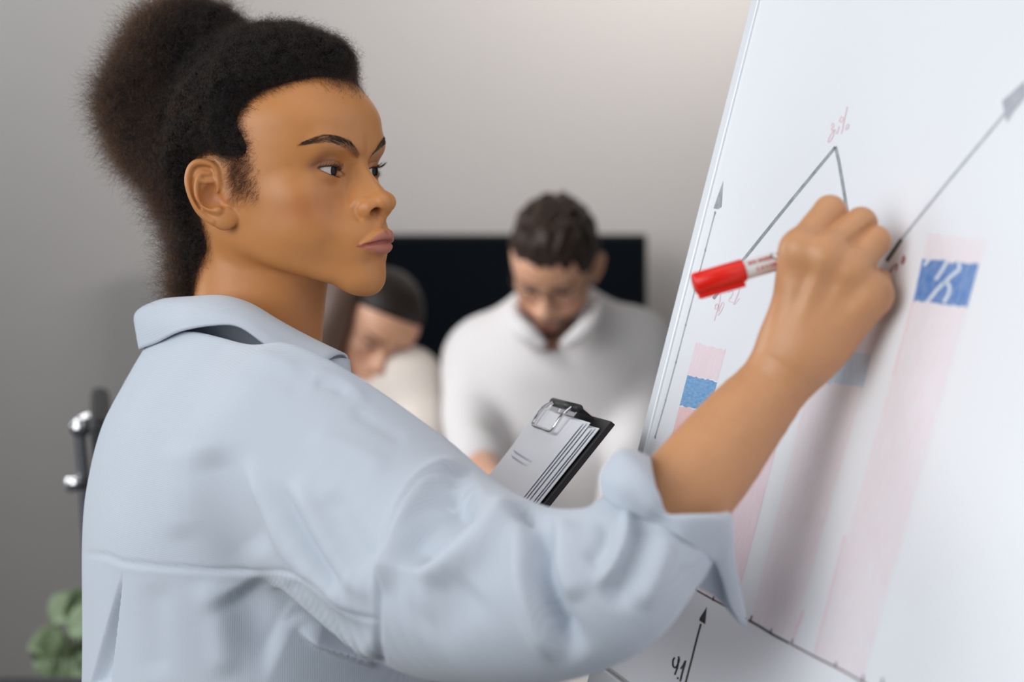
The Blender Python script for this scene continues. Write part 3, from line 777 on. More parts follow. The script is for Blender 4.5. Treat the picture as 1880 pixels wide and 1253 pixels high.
def hair_fn(p):
    p = p.astype(np.float32)
    q = p.copy(); q[:, 1] = np.abs(q[:, 1])
    d = ell(q, (-2, 0, 46), (91, 71.5, 81))
    nk = cone(p, (-23, 0, -20), (-40, 0, -150), 51, 56)
    d = smin(d, nk, 13)
    m = (q[:, 0] > 0) & (q[:, 2] > 0)
    hin = hair_in(p, False).astype(np.float32)
    hin = hin - 1.5 - 6.0 * np.exp(-((p[:, 0] - 30) / 22) ** 2 - ((p[:, 2] - 72) / 18) ** 2)
    t = 15.0 * np.clip((hin + 1.0) / 26.0, -0.3, 1) + 3.5 * np.clip((p[:, 2] - 60) / 60, 0, 1) * np.clip(hin / 20, 0, 1)
    if m.any():
        b = head_fn.base(q[m], p[m]); d[m] = np.minimum(d[m], b)
    d = d - t.astype(np.float32)
    for c, r in PUFF:
        d = smin(d, ell(p, c, r), 12)
    d = d + groove(p, [(-20, 55, 125), (-52, 66, 92), (-72, 62, 45), (-80, 50, 8)], 9, 8.0) + groove(p, [(-20, -55, 125), (-52, -66, 92), (-72, -62, 45), (-80, -50, 8)], 9, 8.0)
    # lumpy edge
    w = np.sin(p[:, 0] * .19 + 1.3 * np.sin(p[:, 2] * .13)) * np.sin(p[:, 1] * .21 + 1) * np.sin(p[:, 2] * .17 + 2)
    return (d + 2.2 * w * np.clip(hin / 15, 0, 1) + np.where(hin < -6, 12, 0)).astype(np.float32)
AV, AF = surface_nets(hair_fn, (-185, -100, -100), (110, 100, 195), 2.2, newton=1)
hair_mat = plain('black curly hair', (.008, .0062, .0055), 1.0, spec=0.0, bump=.8, scale=500)
def curl_material(name, melanin, red):
    m = bpy.data.materials.new(name); m.use_nodes = True
    nt = m.node_tree; nt.nodes.remove(nt.nodes['Principled BSDF'])
    h = nt.nodes.new('ShaderNodeBsdfHairPrincipled'); h.parametrization = 'MELANIN'
    h.inputs['Melanin'].default_value = melanin; h.inputs['Melanin Redness'].default_value = red
    h.inputs['Roughness'].default_value = .45; h.inputs['Radial Roughness'].default_value = .5
    h.inputs['Random Color'].default_value = .3
    nt.links.new(h.outputs[0], nt.nodes['Material Output'].inputs[0])
    return m
hair_edge = curl_material('brown backlit curls', .88, .5); hair_dark = curl_material('black curls', 1.0, .3)  # browner copy paints the puff's backlit look, darker copy for the cap
me = mesh_np('hair', to_world(AV), AF)
hair = link('hair', me, hair_mat, woman)
def tri_sample(V, F, n, w=None):
    T = np.concatenate([F[:, [0, 1, 2]], F[:, [0, 2, 3]]])
    cr = np.cross(V[T[:, 1]] - V[T[:, 0]], V[T[:, 2]] - V[T[:, 0]]); A = np.linalg.norm(cr, axis=1)
    if w is not None: A = A * w(V[T].mean(1))
    i = rng.choice(len(T), n, p=A / A.sum())
    u = rng.random((n, 2)); s = u.sum(1) > 1; u[s] = 1 - u[s]
    P0 = V[T[i, 0]] + (V[T[i, 1]] - V[T[i, 0]]) * u[:, :1] + (V[T[i, 2]] - V[T[i, 0]]) * u[:, 1:]
    return P0, cr[i] / np.maximum(np.linalg.norm(cr[i], axis=1, keepdims=True), 1e-9)
def unit(v): return v / np.maximum(np.linalg.norm(v, axis=1, keepdims=True), 1e-9)
def curls(P0, D, L, amp, turns, k=14, wobble=.35):
    n = len(P0)
    a = unit(np.cross(D, rng.normal(size=(n, 3)))); b = np.cross(D, a)
    t = np.linspace(0, 1, k)[None, :, None]
    ph = rng.random((n, 1, 1)) * 6.28; w = (turns * 6.28)[:, None, None]
    grow = np.minimum(t * 4, 1)
    helix = amp[:, None, None] * grow * (np.cos(w * t + ph) * a[:, None] + np.sin(w * t + ph) * b[:, None])
    bend = unit(rng.normal(size=(n, 3)))[:, None] * wobble * (t ** 2)
    return P0[:, None] + L[:, None, None] * (D[:, None] * t + bend) + helix - amp[:, None, None] * 0
# frizz over the whole mass
n = 120000
wgt = lambda c: np.where(hair_in(c) > 2, 1.0, .25) * np.where((c[:, 0] < -62), 1.2, 1.0) * np.where((hair_in(c, False) < 24) & (c[:, 0] > -20), 2.4, 1.0)
p0, nn = tri_sample(AV, AF, n, wgt)
puffy = np.clip((-p0[:, 0] - 55) / 25, 0, 1)
flow = unit(np.array([-95, 0, 70.0]) - p0); flow = unit(flow - (flow * nn).sum(1, keepdims=True) * nn)
D = unit(nn * (.30 + .65 * puffy)[:, None] + flow * (.75 - .6 * puffy)[:, None] + rng.normal(size=(n, 3)) * .5)
L = (10 + 13 * puffy) * (.6 + .8 * rng.random(n))
C = curls(p0 - nn * 2.0, D, L, 1.3 + 1.3 * rng.random(n), 1.6 + 2.4 * rng.random(n))
C = to_world(C.reshape(-1, 3)).reshape(C.shape); pf = puffy > .5
strands('puff_curls', C[pf], .00008, hair_edge, hair)
strands('curls', C[~pf], .00008, hair_dark, hair)
# short hair growing out of the skin along the hairline
p1, n1 = tri_sample(HV, HF, 66000, lambda c: np.clip((hair_in(c) + 10) / 14, 0, 1) ** 1.5 * np.where(hair_in(c) > 16, .0, 1.0) * np.where((c[:, 0] > -55) | (c[:, 2] < -30), 1, .2))
ear_mask = (p1[:, 0] < 6) & (p1[:, 0] > -42) & (np.abs(p1[:, 2]) < 32) & (np.abs(p1[:, 1]) > 62)
ear_mask |= (np.abs(p1[:, 1]) > 74.5) & (p1[:, 2] < 36)
p1, n1 = p1[~ear_mask][:34000], n1[~ear_mask][:34000]
flow = np.tile(np.array([-1.0, 0, .55]), (len(p1), 1)); low = p1[:, 2] < 30
flow[low] = np.array([-.55, 0, -.75]); flow[(p1[:, 0] > 20) & (p1[:, 2] > 30) & (p1[:, 2] < 75)] = np.array([-.9, 0, .05])
flow[(p1[:, 2] < -20)] = np.array([.25, 0, -.6])
D = unit(flow - (flow * n1).sum(1, keepdims=True) * n1 + n1 * .22 + rng.normal(size=(len(p1), 3)) * .30)
L = 5 + 9 * rng.random(len(p1))
C = curls(p1, D, L, .3 + .7 * rng.random(len(p1)), .5 + 1.1 * rng.random(len(p1)), 12, .25)
strands('baby_hair', to_world(C.reshape(-1, 3)).reshape(C.shape), .00005, hair_edge, hair)
# brows and lashes
def snap(q):
    out = np.empty_like(q); nr = np.empty_like(q)
    box = (HV[:, 0] > 55) & (HV[:, 2] > -5) & (HV[:, 2] < 60)
    B = HV[box]; Nn = HN[box]
    for i, p in enumerate(q):
        k = ((B - p) ** 2).sum(1).argmin(); out[i] = B[k]; nr[i] = Nn[k]
    return out, nr
HN = mesh_normals(HV.astype(float), HF)
BU = np.array([(69.5, 55, 36.5), (77.5, 49.6, 40.2), (85.5, 41.5, 42.3), (90.3, 32.5, 40.8), (93.6, 23.5, 36.8), (93.9, 14.7, 31), (93.5, 8.8, 26.0)])
BL = np.array([(70.5, 54.2, 34.8), (79, 48.5, 35.6), (86.5, 39.8, 35.4), (90.1, 30.3, 32.4), (92, 20.5, 27.8), (91.5, 12.5, 23.6), (91, 8.6, 22.0)])
bu, bl = spline(BU, 8), spline(BL, 8)
brow_mat = plain('brow hair', (.034, .021, .015), .6)
for s in (-1, 1):
    m = 760
    t = rng.random(m) ** .72 * (len(bu) - 1.001); i = t.astype(int); fr = (t - i)[:, None]
    U = bu[i] * (1 - fr) + bu[i + 1] * fr; Lo = bl[i] * (1 - fr) + bl[i + 1] * fr
    h = rng.random((m, 1)); q = Lo + (U - Lo) * h
    along = unit(bu[np.maximum(i - 3, 0)] - bu[np.minimum(i + 3, len(bu) - 1)])
    q[:, 1] *= s; along[:, 1] *= s
    b, nb = snap(q)
    up = np.array([0, 0, 1.0])
    inner = np.clip((t / len(bu) - .55) / .45, 0, 1)[:, None]
    D = unit(along * (1 - .45 * inner) + up * (.28 * (1 - h * 1.3) + .75 * inner) + nb * .18 + rng.normal(size=(m, 3)) * .08)
    tt = np.linspace(0, 1, 6)[None, :, None]; Ls = (4.0 + 3.2 * rng.random(m))[:, None, None]
    C = b[:, None] + Ls * D[:, None] * tt - nb[:, None] * (tt ** 2) * .9 + nb[:, None] * .15
    strands('eyebrow', to_world(C.reshape(-1, 3)).reshape(C.shape), .00008, brow_mat, woman)
    m = 80
    y = np.linspace(18.5, 43.5, m) + rng.normal(size=m) * .25
    up_, lo_ = head_fn.lidcurves(y + 1.5)
    q = np.stack([np.interp(y, [16, 22, 30, 36, 44], [78, 82, 83.5, 81.5, 75]), y * s, up_ + .1], 1)
    b, nb = snap(q)
    out = unit(np.stack([np.full(m, 1.0), s * np.interp(y, [18, 30, 44], [-.25, .12, .85]), np.full(m, .10)], 1) + rng.normal(size=(m, 3)) * .09)
    Ls = np.interp(y, [18, 28, 40, 44], [3.5, 6.0, 7.2, 6.0])[:, None, None] * (.8 + .35 * rng.random(m))[:, None, None]
    C = b[:, None] + Ls * (out[:, None] * tt + np.array([0, 0, 1.0]) * (.55 * tt ** 2 - .12 * tt))
    strands('eyelash', to_world(C.reshape(-1, 3)).reshape(C.shape), .00011, brow_mat, woman, tip=.2)
    m = 45; y = np.linspace(22, 43, m) + rng.normal(size=m) * .3
    up_, lo_ = head_fn.lidcurves(y + 1.5)
    q = np.stack([np.interp(y, [16, 22, 30, 36, 44], [77, 81, 82.5, 80.5, 75]), y * s, lo_ - .2], 1)
    b, nb = snap(q)
    out = unit(np.stack([np.full(m, 1.0), s * np.interp(y, [18, 30, 44], [-.2, .1, .7]), np.full(m, -.55)], 1) + rng.normal(size=(m, 3)) * .1)
    C = b[:, None] + (2.6 + rng.random(m))[:, None, None] * (out[:, None] * tt)
    strands('eyelash', to_world(C.reshape(-1, 3)).reshape(C.shape), .00008, brow_mat, woman, tip=.2)
eyes(woman, to_world)
# ------------------------------------------------------------------ the whiteboard on its easel, leaning back
BD = np.array([-.2614, .9652, 0.0]); BR = -BD                               # along the board: away from / towards the lens
LEAN = math.radians(15.1)
NH = np.array([-.9652, -.2614, 0.0])
BU = math.cos(LEAN) * np.array([0, 0, 1.0]) - math.sin(LEAN) * NH           # up the leaning board
BN = math.cos(LEAN) * NH + math.sin(LEAN) * np.array([0, 0, 1.0])           # out of its face
Q0 = P(1281, 430, 1.71)
def bst(px, py):
    """pixel of the photograph -> (s, t) on the board, metres from Q0 along the board and up it"""
    r = P(px, py, 1.0) - np.array([0, 0, CAMZ])
    k = ((Q0 - np.array([0, 0, CAMZ])) @ BN) / (r @ BN)
    v = np.array([0, 0, CAMZ]) + r * k - Q0
    return np.array([v @ BR, v @ BU])
def bw(s, t, n=0.0): return Q0 + np.multiply.outer(s, BR) + np.multiply.outer(t, BU) + np.multiply.outer(np.broadcast_to(n, np.shape(s)), BN)
S0, S1 = 0.0, .72
T0 = bst(1112, 1230)[1]; T1 = T0 + 1.02
board = empty('whiteboard', bw(.36, T0) * np.array([1, 1, 0]), 'tilted whiteboard on an easel with a hand drawn pink and blue bar chart', 'whiteboard')
board_mat, nt, bb = newmat('glossy white board')
bb.inputs['Base Color'].default_value = (*lin(236, 238, 243), 1); bb.inputs['Roughness'].default_value = .34; bb.inputs['Coat Weight'].default_value = .05; bb.inputs['Specular IOR Level'].default_value = .3; bb.inputs['Coat Roughness'].default_value = .12
alu = plain('pale aluminium', lin(226, 229, 235), .4, .15)
def slab(name, s0, s1, t0, t1, n0, n1, mat, parent, bev=0.0):
    v = np.array([bw(s, t, n) for n in (n0, n1) for t in (t0, t1) for s in (s0, s1)])
    f = np.array([[0, 2, 3, 1], [4, 5, 7, 6], [0, 1, 5, 4], [2, 6, 7, 3], [0, 4, 6, 2], [1, 3, 7, 5]])
    me = mesh_np(name, v, f, smooth=False)
    o = link(name, me, mat, parent)
    if bev:
        b = o.modifiers.new('bevel', 'BEVEL'); b.width = bev; b.segments = 3
    return o
slab('panel', S0 + .004, S1 - .004, T0 + .004, T1 - .004, -.008, 0, board_mat, board)
fw_ = .016
for a in ((S0 - .008, S0 + fw_ - .008, T0 - .012, T1 + .012), (S1 - fw_ + .008, S1 + .008, T0 - .012, T1 + .012), (S0 + .012, S1 - .012, T0 - .050, T0), (S0 + .012, S1 - .012, T1 - .008, T1 + .012)):
    slab('frame_rail', *a, -.014, .0022, alu, board, .0015)
slab('pen_tray', S0 + .05, S1 - .05, T0 - .085, T0 - .055, .0, .06, alu, board, .003)
black_metal = plain('black powder coat', (.02, .02, .022), .45)
def rod(name, a, b, r0, r1, mat, parent, n=14):
    a, b = np.array(a, float), np.array(b, float); d = b - a; d /= np.linalg.norm(d)
    u = np.cross(d, [0, 0, 1.0] if abs(d[2]) < .9 else [1.0, 0, 0]); u /= np.linalg.norm(u); w = np.cross(d, u)
    th = np.linspace(0, 2 * math.pi, n, endpoint=False)
    c = np.cos(th)[:, None] * u + np.sin(th)[:, None] * w
    v = np.vstack([a + c * r0, b + c * r1, a[None], b[None]])
    i = np.arange(n); j = (i + 1) % n
    q = np.stack([i, j, j + n, i + n], 1)
    t0 = np.stack([j, i, np.full(n, 2 * n)], 1); t1 = np.stack([i + n, j + n, np.full(n, 2 * n + 1)], 1)
    return link(name, mesh_np(name, v, [q, t0, t1]), mat, parent)
for s in (.10, .62):
    top = bw(s, T1 - .25, -.03); foot = bw(s, T0 - .10, -.03); k = (foot - top) / (foot - top)[2]
    rod('leg', top, bw(s, T0 - .02, -.03), .014, .014, black_metal, board)
    knee = bw(s, T0 - .02, -.03); rod('leg', knee, np.array([knee[0] - .02, knee[1], .01]), .014, .012, black_metal, board)
top = bw(.36, T1 - .3, -.035); rod('leg', top, np.array([top[0] + .34, top[1] + .09, .01]), .013, .011, black_metal, board)

def ink(name, col, streak=(90, 700), cover=.75, vary=.5):
    m, nt, b = newmat(name)
    a1 = nt.nodes.new('ShaderNodeAttribute'); a1.attribute_name = 'st'
    mp = nt.nodes.new('ShaderNodeMapping'); mp.inputs['Scale'].default_value = (streak[1], streak[0], 1)
    nt.links.new(a1.outputs['Vector'], mp.inputs['Vector'])
    n = nt.nodes.new('ShaderNodeTexNoise'); n.inputs['Scale'].default_value = 1.0; n.inputs['Detail'].default_value = 5; n.inputs['Roughness'].default_value = .65
    nt.links.new(mp.outputs['Vector'], n.inputs['Vector'])
    mr = nt.nodes.new('ShaderNodeMapRange'); mr.inputs[1].default_value = .3; mr.inputs[2].default_value = .7
    mr.inputs[3].default_value = cover - vary / 2; mr.inputs[4].default_value = min(1, cover + vary / 2)
    nt.links.new(n.outputs['Fac'], mr.inputs[0])
    mx = nt.nodes.new('ShaderNodeMix'); mx.data_type = 'RGBA'
    mx.inputs[6].default_value = (*lin(236, 238, 243), 1); mx.inputs[7].default_value = (*col, 1)
    nt.links.new(mr.outputs[0], mx.inputs[0]); nt.links.new(mx.outputs[2], b.inputs['Base Color'])
    b.inputs['Roughness'].default_value = .4
    return m
def decal(name, st, faces, mat, parent, lift=.0001):
    st = np.asarray(st, float)
    me = mesh_np(name, bw(st[:, 0], st[:, 1], lift), faces, smooth=False)
    a = me.attributes.new('st', 'FLOAT_VECTOR', 'POINT'); z = np.zeros((len(st), 3), np.float32); z[:, :2] = st; a.data.foreach_set('vector', z.ravel())
    return link(name, me, mat, parent)
def quad_mark(name, px4, mat, parent, lift=.0001, rag=.0006):
    """four corners TL TR BR BL in the photograph -> hand-filled block on the board with slightly ragged ends"""
    c = [bst(*q) for q in px4]; n, m = 14, 4
    u, v = np.meshgrid(np.linspace(0, 1, n), np.linspace(0, 1, m), indexing='ij'); u, v = u.ravel(), v.ravel()
    st = ((1 - u) * (1 - v))[:, None] * c[0] + (u * (1 - v))[:, None] * c[1] + (u * v)[:, None] * c[2] + ((1 - u) * v)[:, None] * c[3]
    e = (v < .01) | (v > .99); st[e, 1] += rng.normal(size=e.sum()) * rag
    i, j = np.meshgrid(np.arange(n - 1), np.arange(m - 1), indexing='ij')
    q = np.stack([i * m + j, i * m + j + 1, (i + 1) * m + j + 1, (i + 1) * m + j], -1).reshape(-1, 4)
    return decal(name, st, q, mat, parent, lift)
def line_mark(name, pts, w, mat, parent, lift=.00016, smooth=0):
    """pen stroke(s): pts is a polyline of photograph pixels or a list of them; w the pen width there"""
    polys = pts if isinstance(pts[0][0], (tuple, list)) else [pts]
    if len(polys) > 1 and name in ('bar_edge', 'base_line', 'tick'):
        for q in polys: line_mark(name, q, w, mat, parent, lift, smooth)
        return
    V, Fq = [], []
    for pl in polys:
        p = np.array(pl, float)
        if smooth and len(p) > 2: p = spline(p, smooth)
        t = np.gradient(p, axis=0); t /= np.maximum(np.linalg.norm(t, axis=1, keepdims=True), 1e-9)
        nn = np.stack([-t[:, 1], t[:, 0]], 1)
        k = sum(len(x) for x in V)
        e = np.stack([p + nn * w / 2, p - nn * w / 2], 1).reshape(-1, 2)
        V.append(np.array([bst(*q) for q in e]))
        i = np.arange(len(p) - 1) * 2 + k
        Fq.append(np.stack([i, i + 1, i + 3, i + 2], 1))
    return decal(name, np.vstack(V), np.vstack(Fq), mat, parent, lift)
def poly_mark(name, px, mat, parent, lift=.00016):
    st = np.array([bst(*q) for q in px]); st = np.vstack([st, st.mean(0)]); n = len(px)
    f = np.array([[i, (i + 1) % n, n] for i in range(n)])
    return decal(name, st, f, mat, parent, lift)
pink = ink('pink marker', lin(240, 165, 178), (60, 900), .34, .5)
pink_light = ink('faded pink marker', lin(240, 184, 192), (50, 700), .18, .36)
salmon = ink('salmon marker', lin(242, 150, 145), (60, 800), .55, .35)
blue = ink('blue marker', lin(22, 136, 200), (500, 120), .85, .35)
blue_deep = ink('deep blue marker', lin(0, 112, 190), (120, 300), .86, .4)
blue_pale = ink('rubbed blue marker', lin(170, 200, 230), (60, 300), .55, .4)
grey_ink = ink('grey marker', lin(112, 118, 126), (80, 80), .8, .4)
grey_pale = ink('pale grey marker', lin(150, 154, 166), (80, 80), .75, .3)
teal_ink = ink('thin grey green pen', lin(110, 128, 134), (80, 80), .7, .4)
black_ink = ink('black marker', (.008, .008, .009), (60, 60), 1.0, .1)
red_dark = ink('dark red pen', lin(150, 66, 62), (60, 60), .8, .3)
brown_ink = ink('dark red marker line', lin(84, 42, 44), (60, 60), .9, .2)
red_pen = ink('faint red pen', lin(226, 128, 136), (80, 80), .34, .3)
wipe = ink('wiped off marker', lin(205, 222, 240), (80, 80), .5, .3)
# bars of the chart, each a part with its filled segments
def bar(segments):
    first = None
    for px4, mat, lift in segments:
        o = quad_mark('chart_bar' if first is None else 'bar_segment', px4, mat, board if first is None else first, lift)
        first = first or o
    return first
bar([([(1262, 690), (1317, 701), (1303, 757), (1248, 745)], blue, .00012), ([(1277, 630), (1333, 643), (1317, 701), (1262, 690)], pink, .0001), ([(1248, 745), (1303, 757), (1229, 1062), (1172, 1032)], salmon, .0001)])
bar([([(1437, 520), (1494, 530), (1485, 572), (1426, 565)], blue, .00012), ([(1426, 565), (1485, 572), (1349, 1122), (1283, 1080)], pink, .0001)])
bar([([(1502, 640), (1600, 652), (1585, 712), (1486, 698)], blue_pale, .00012), ([(1517, 590), (1615, 604), (1600, 652), (1502, 640)], pink_light, .0001), ([(1486, 698), (1585, 712), (1515, 960), (1428, 938)], pink_light, .0001), ([(1428, 938), (1515, 960), (1455, 1178), (1379, 1141)], pink_light, .0001)])
bar([([(1694, 475), (1797, 487), (1776, 564), (1677, 553)], blue_deep, .00012), ([(1706, 428), (1812, 440), (1799, 487), (1694, 475)], pink_light, .0001), ([(1677, 553), (1776, 564), (1584, 1251), (1495, 1203)], pink_light, .0001)])
line_mark('bar_edge', [[(1423, 826), (1358, 1078)], [(1677, 553), (1640, 690)], [(1552, 985), (1496, 1200)], [(1476, 1120), (1456, 1176)]], 4, pink, board)
line_mark('wiped_figure', [[(1741, 478), (1728, 500), (1718, 514)], [(1760, 482), (1762, 494), (1752, 503), (1726, 527), (1702, 556)], [(1732, 518), (1743, 524), (1742, 540), (1733, 556)], [(1706, 477), (1697, 488)]], 6, wipe, board, .0002, 4)
# axis on the left with its tick dots and grey arrowhead
line_mark('axis_line', [(1203, 803), (1222, 736), (1241, 666), (1259, 597), (1295, 460), (1313, 390)], 2, teal_ink, board)
for q in ((1203, 803), (1222, 736), (1241, 666), (1259, 597), (1295, 460), (1313, 391)):
    poly_mark('tick_dot', [(q[0] - 1.6, q[1]), (q[0], q[1] - 4), (q[0] + 1.8, q[1]), (q[0], q[1] + 4)], grey_ink, board, .00022)
poly_mark('arrow_head', [(1328, 332), (1325, 380), (1319, 384), (1310, 383)], grey_ink, board)
# rising line
line_mark('trend_line', [(1310, 549), (1324, 530), (1370, 471), (1450, 372), (1534, 270)], 5.5, grey_ink, board)
line_mark('trend_line', [(1534, 269), (1541, 300), (1556, 390), (1566, 450)], 6, grey_ink, board)
line_mark('trend_line', [(1628, 480), (1655, 440)], 7, black_ink, board)
line_mark('trend_line', [(1655, 440), (1740, 335), (1846, 208)], 5, grey_pale, board)
poly_mark('arrow_head', [(1840, 186), (1882, 148), (1884, 178), (1862, 205), (1849, 226)], grey_pale, board)
# figures and signs in faint red
line_mark('lettering', [[(1526, 232), (1529, 226), (1531, 232), (1526, 238), (1531, 240), (1529, 252), (1521, 262), (1523, 252), (1533, 238), (1536, 246), (1541, 232)], [(1541, 223), (1545, 215), (1549, 218), (1546, 224), (1541, 223)], [(1556, 196), (1551, 218), (1545, 246)], [(1552, 238), (1557, 228), (1559, 233), (1553, 239)]], 2.2, red_pen, board, .0002, 4)
line_mark('lettering', [[(1313, 561), (1318, 558), (1319, 566), (1313, 568), (1314, 560)], [(1323, 540), (1321, 556), (1311, 590)], [(1318, 580), (1324, 571), (1329, 560), (1326, 556), (1319, 572)], [(1337, 538), (1344, 533), (1345, 541), (1338, 552), (1346, 556)], [(1349, 530), (1357, 528), (1356, 538), (1347, 560), (1358, 548)]], 2.0, red_pen, board, .0002, 4)
line_mark('lettering', [[(1634, 500), (1641, 490), (1648, 485), (1645, 497)], [(1655, 484), (1660, 470), (1661, 478), (1657, 486)]], 3.4, red_dark, board, .0002, 3)
# base line with ticks, black arrow, figure
line_mark('base_line', [[(1262, 1073), (1285, 1088), (1312, 1103), (1345, 1121), (1372, 1137)], [(1452, 1183), (1497, 1207), (1545, 1231), (1600, 1262)]], 3.4, brown_ink, board)
line_mark('base_line', [[(1374, 1139), (1395, 1151), (1419, 1166)], [(1419, 1166), (1450, 1182)]], 4.2, black_ink, board, .00022)
line_mark('tick', [[(1279, 1082), (1281, 1073)], [(1309, 1104), (1311, 1096)], [(1378, 1142), (1381, 1131)], [(1415, 1165), (1417, 1155)], [(1453, 1184), (1456, 1174)], [(1534, 1226), (1536, 1216)], [(1584, 1252), (1586, 1241)], [(1619, 1272), (1621, 1246)]], 2.6, black_ink, board, .00025)
poly_mark('arrow_head', [(1298, 1115), (1295, 1147), (1284, 1140), (1285, 1135)], black_ink, board)
line_mark('arrow_shaft', [(1287, 1146), (1280, 1172), (1270, 1212), (1258, 1258)], 3.4, black_ink, board)
line_mark('lettering', [[(1246, 1206), (1247, 1213), (1244, 1222), (1240, 1227), (1236, 1223), (1236, 1213), (1239, 1208)], [(1246, 1211), (1244, 1226), (1239, 1240)], [(1250, 1229), (1255, 1222), (1259, 1214), (1254, 1232), (1249, 1252)], [(1245, 1244), (1244.6, 1248)]], 3.2, black_ink, board, .0002, 4)

# ------------------------------------------------------------------ the marker in her fist
MA, MB_ = P(1274, 522, HD + .010), P(1622, 425, HD + .024)
md = (MB_ - MA) / np.linalg.norm(MB_ - MA)
mz = np.cross(md, [0, -1.0, 0]); mz /= np.linalg.norm(mz); my = np.cross(mz, md)
if mz[2] < 0: mz, my = -mz, -my
if my[1] > 0: my = -my                                                       # my faces the lens
marker = empty('marker_pen', MA, 'red capped white marker pen held in the writing hand', 'marker')
def lathe(name, prof, mat, parent, a=MA, d=md, u=mz, w=my, n=36):
    th = np.linspace(0, 2 * math.pi, n, endpoint=False)
    v = np.concatenate([a + d * x + (np.cos(th)[:, None] * u + np.sin(th)[:, None] * w) * r for x, r in prof])
    i, j = np.meshgrid(np.arange(len(prof) - 1), np.arange(n), indexing='ij')
    q = np.stack([i * n + j, (i + 1) * n + j, (i + 1) * n + (j + 1) % n, i * n + (j + 1) % n], -1).reshape(-1, 4)
    o = link(name, mesh_np(name, v, q), mat, parent)
    o.modifiers.new('edges', 'EDGE_SPLIT').split_angle = math.radians(50)
    return o
red_plastic = plain('red plastic', lin(232, 28, 8), .32)
lathe('cap', [(0, .0001), (0, .0066), (.0008, .0074), (.0345, .0078), (.0352, .0074), (.0352, .005)], red_plastic, marker)
white_plastic = plain('white plastic', lin(232, 230, 228), .35)
LM = float(np.linalg.norm(MB_ - MA))
lathe('barrel', [(.033, .004), (.0335, .0066), (.095, .0066), (.102, .0058), (.112, .0040), (LM - .006, .0030), (LM - .0055, .001)], white_plastic, marker)
lathe('nib', [(LM - .007, .0018), (LM - .001, .0014), (LM, .0001)], red_plastic, marker)
# clip along the underside of the cap
def box_pts(o, ax, ay, az, lx, ly, lz):
    return np.array([o + ax * x + ay * y + az * z for z in lz for y in ly for x in lx])
clip = mesh_np('clip', box_pts(MA, md, my, -mz, (.001, .0335), (-.0026, .0026), (.0060, .0108)), np.array([[0, 2, 3, 1], [4, 5, 7, 6], [0, 1, 5, 4], [2, 6, 7, 3], [0, 4, 6, 2], [1, 3, 7, 5]]), smooth=False)
co = link('clip', clip, red_plastic, marker); bv = co.modifiers.new('bevel', 'BEVEL'); bv.width = .0008; bv.segments = 2
def wrap(name, polys, wd, mat, r=.00672):
    """pen-stroke lettering wrapped on the barrel; coordinates (mm along, degrees round from the side facing the lens, up positive)"""
    V, Fq = [], []
    for pl in polys:
        p = np.array(pl, float); p[:, 1] = np.radians(p[:, 1]) * r * 1000
        if len(p) > 2: p = spline(p, 3)
        t = np.gradient(p, axis=0); t /= np.maximum(np.linalg.norm(t, axis=1, keepdims=True), 1e-9); nn = np.stack([-t[:, 1], t[:, 0]], 1)
        k = sum(len(x) for x in V)
        V.append(np.stack([p + nn * wd / 2, p - nn * wd / 2], 1).reshape(-1, 2)); i = np.arange(len(p) - 1) * 2 + k
        Fq.append(np.stack([i, i + 1, i + 3, i + 2], 1))
    v = np.vstack(V); a = v[:, 1] / 1000 / r
    w = MA + np.outer(v[:, 0] / 1000, md) + (np.cos(a)[:, None] * my + np.sin(a)[:, None] * mz) * r
    return link(name, mesh_np(name, w, np.vstack(Fq), smooth=False), mat, marker)
letter_red = plain('printed red', lin(206, 66, 48), .5); letter_grey = plain('printed grey', lin(150, 152, 154), .5); letter_black = plain('printed black', (.015, .015, .017), .5)
wrap('label_band', [[(36.5, 36), (57, 36)]], 3.4, letter_grey)
GL = {'C': [[(1, .85), (.5, 1), (0, .5), (.5, 0), (1, .15)]], 'A': [[(0, 0), (.5, 1), (1, 0)], [(.25, .4), (.75, .4)]], 'Y': [[(0, 1), (.5, .5)], [(1, 1), (.5, .5), (.5, 0)]], 'O': [[(.5, 0), (0, .5), (.5, 1), (1, .5), (.5, 0)]], 'B': [[(0, 0), (0, 1)], [(0, 1), (.9, .8), (0, .5)], [(0, .5), (1, .25), (0, 0)]], 'T': [[(0, 1), (1, 1)], [(.5, 1), (.5, 0)]], 'X': [[(0, 0), (1, 1)], [(0, 1), (1, 0)]], 'E': [[(1, 1), (0, 1)], [(0, 1), (0, 0)], [(0, 0), (1, 0)], [(0, .5), (.8, .5)]]}
def word(txt, x0, wl, gap, a0, a1):
    out = []
    for i, ch in enumerate(txt):
        for st in GL[ch]: out.append([(x0 + i * (wl + gap) + x * wl, a0 + (a1 - a0) * y) for x, y in st])
    return out
wrap('lettering', word('CAYOB', 42.5, 2.0, 1.0, -22, 0), .55, letter_red, .00675)
wrap('lettering', word('BOX', 38.5, 1.4, .5, 29, 43) + word('BOXEB', 45.5, 1.4, .5, 29, 43), .6, letter_red, .0068)
wrap('emblem', [[(58 + 3.2 * math.cos(t), 44 + 32 * math.sin(t)) for t in np.linspace(2.4, 5.0, 8)], [(60 + 1.2 * math.cos(t), 46 + 12 * math.sin(t)) for t in np.linspace(2.4, 5.0, 5)]], .7, letter_black, .0068)
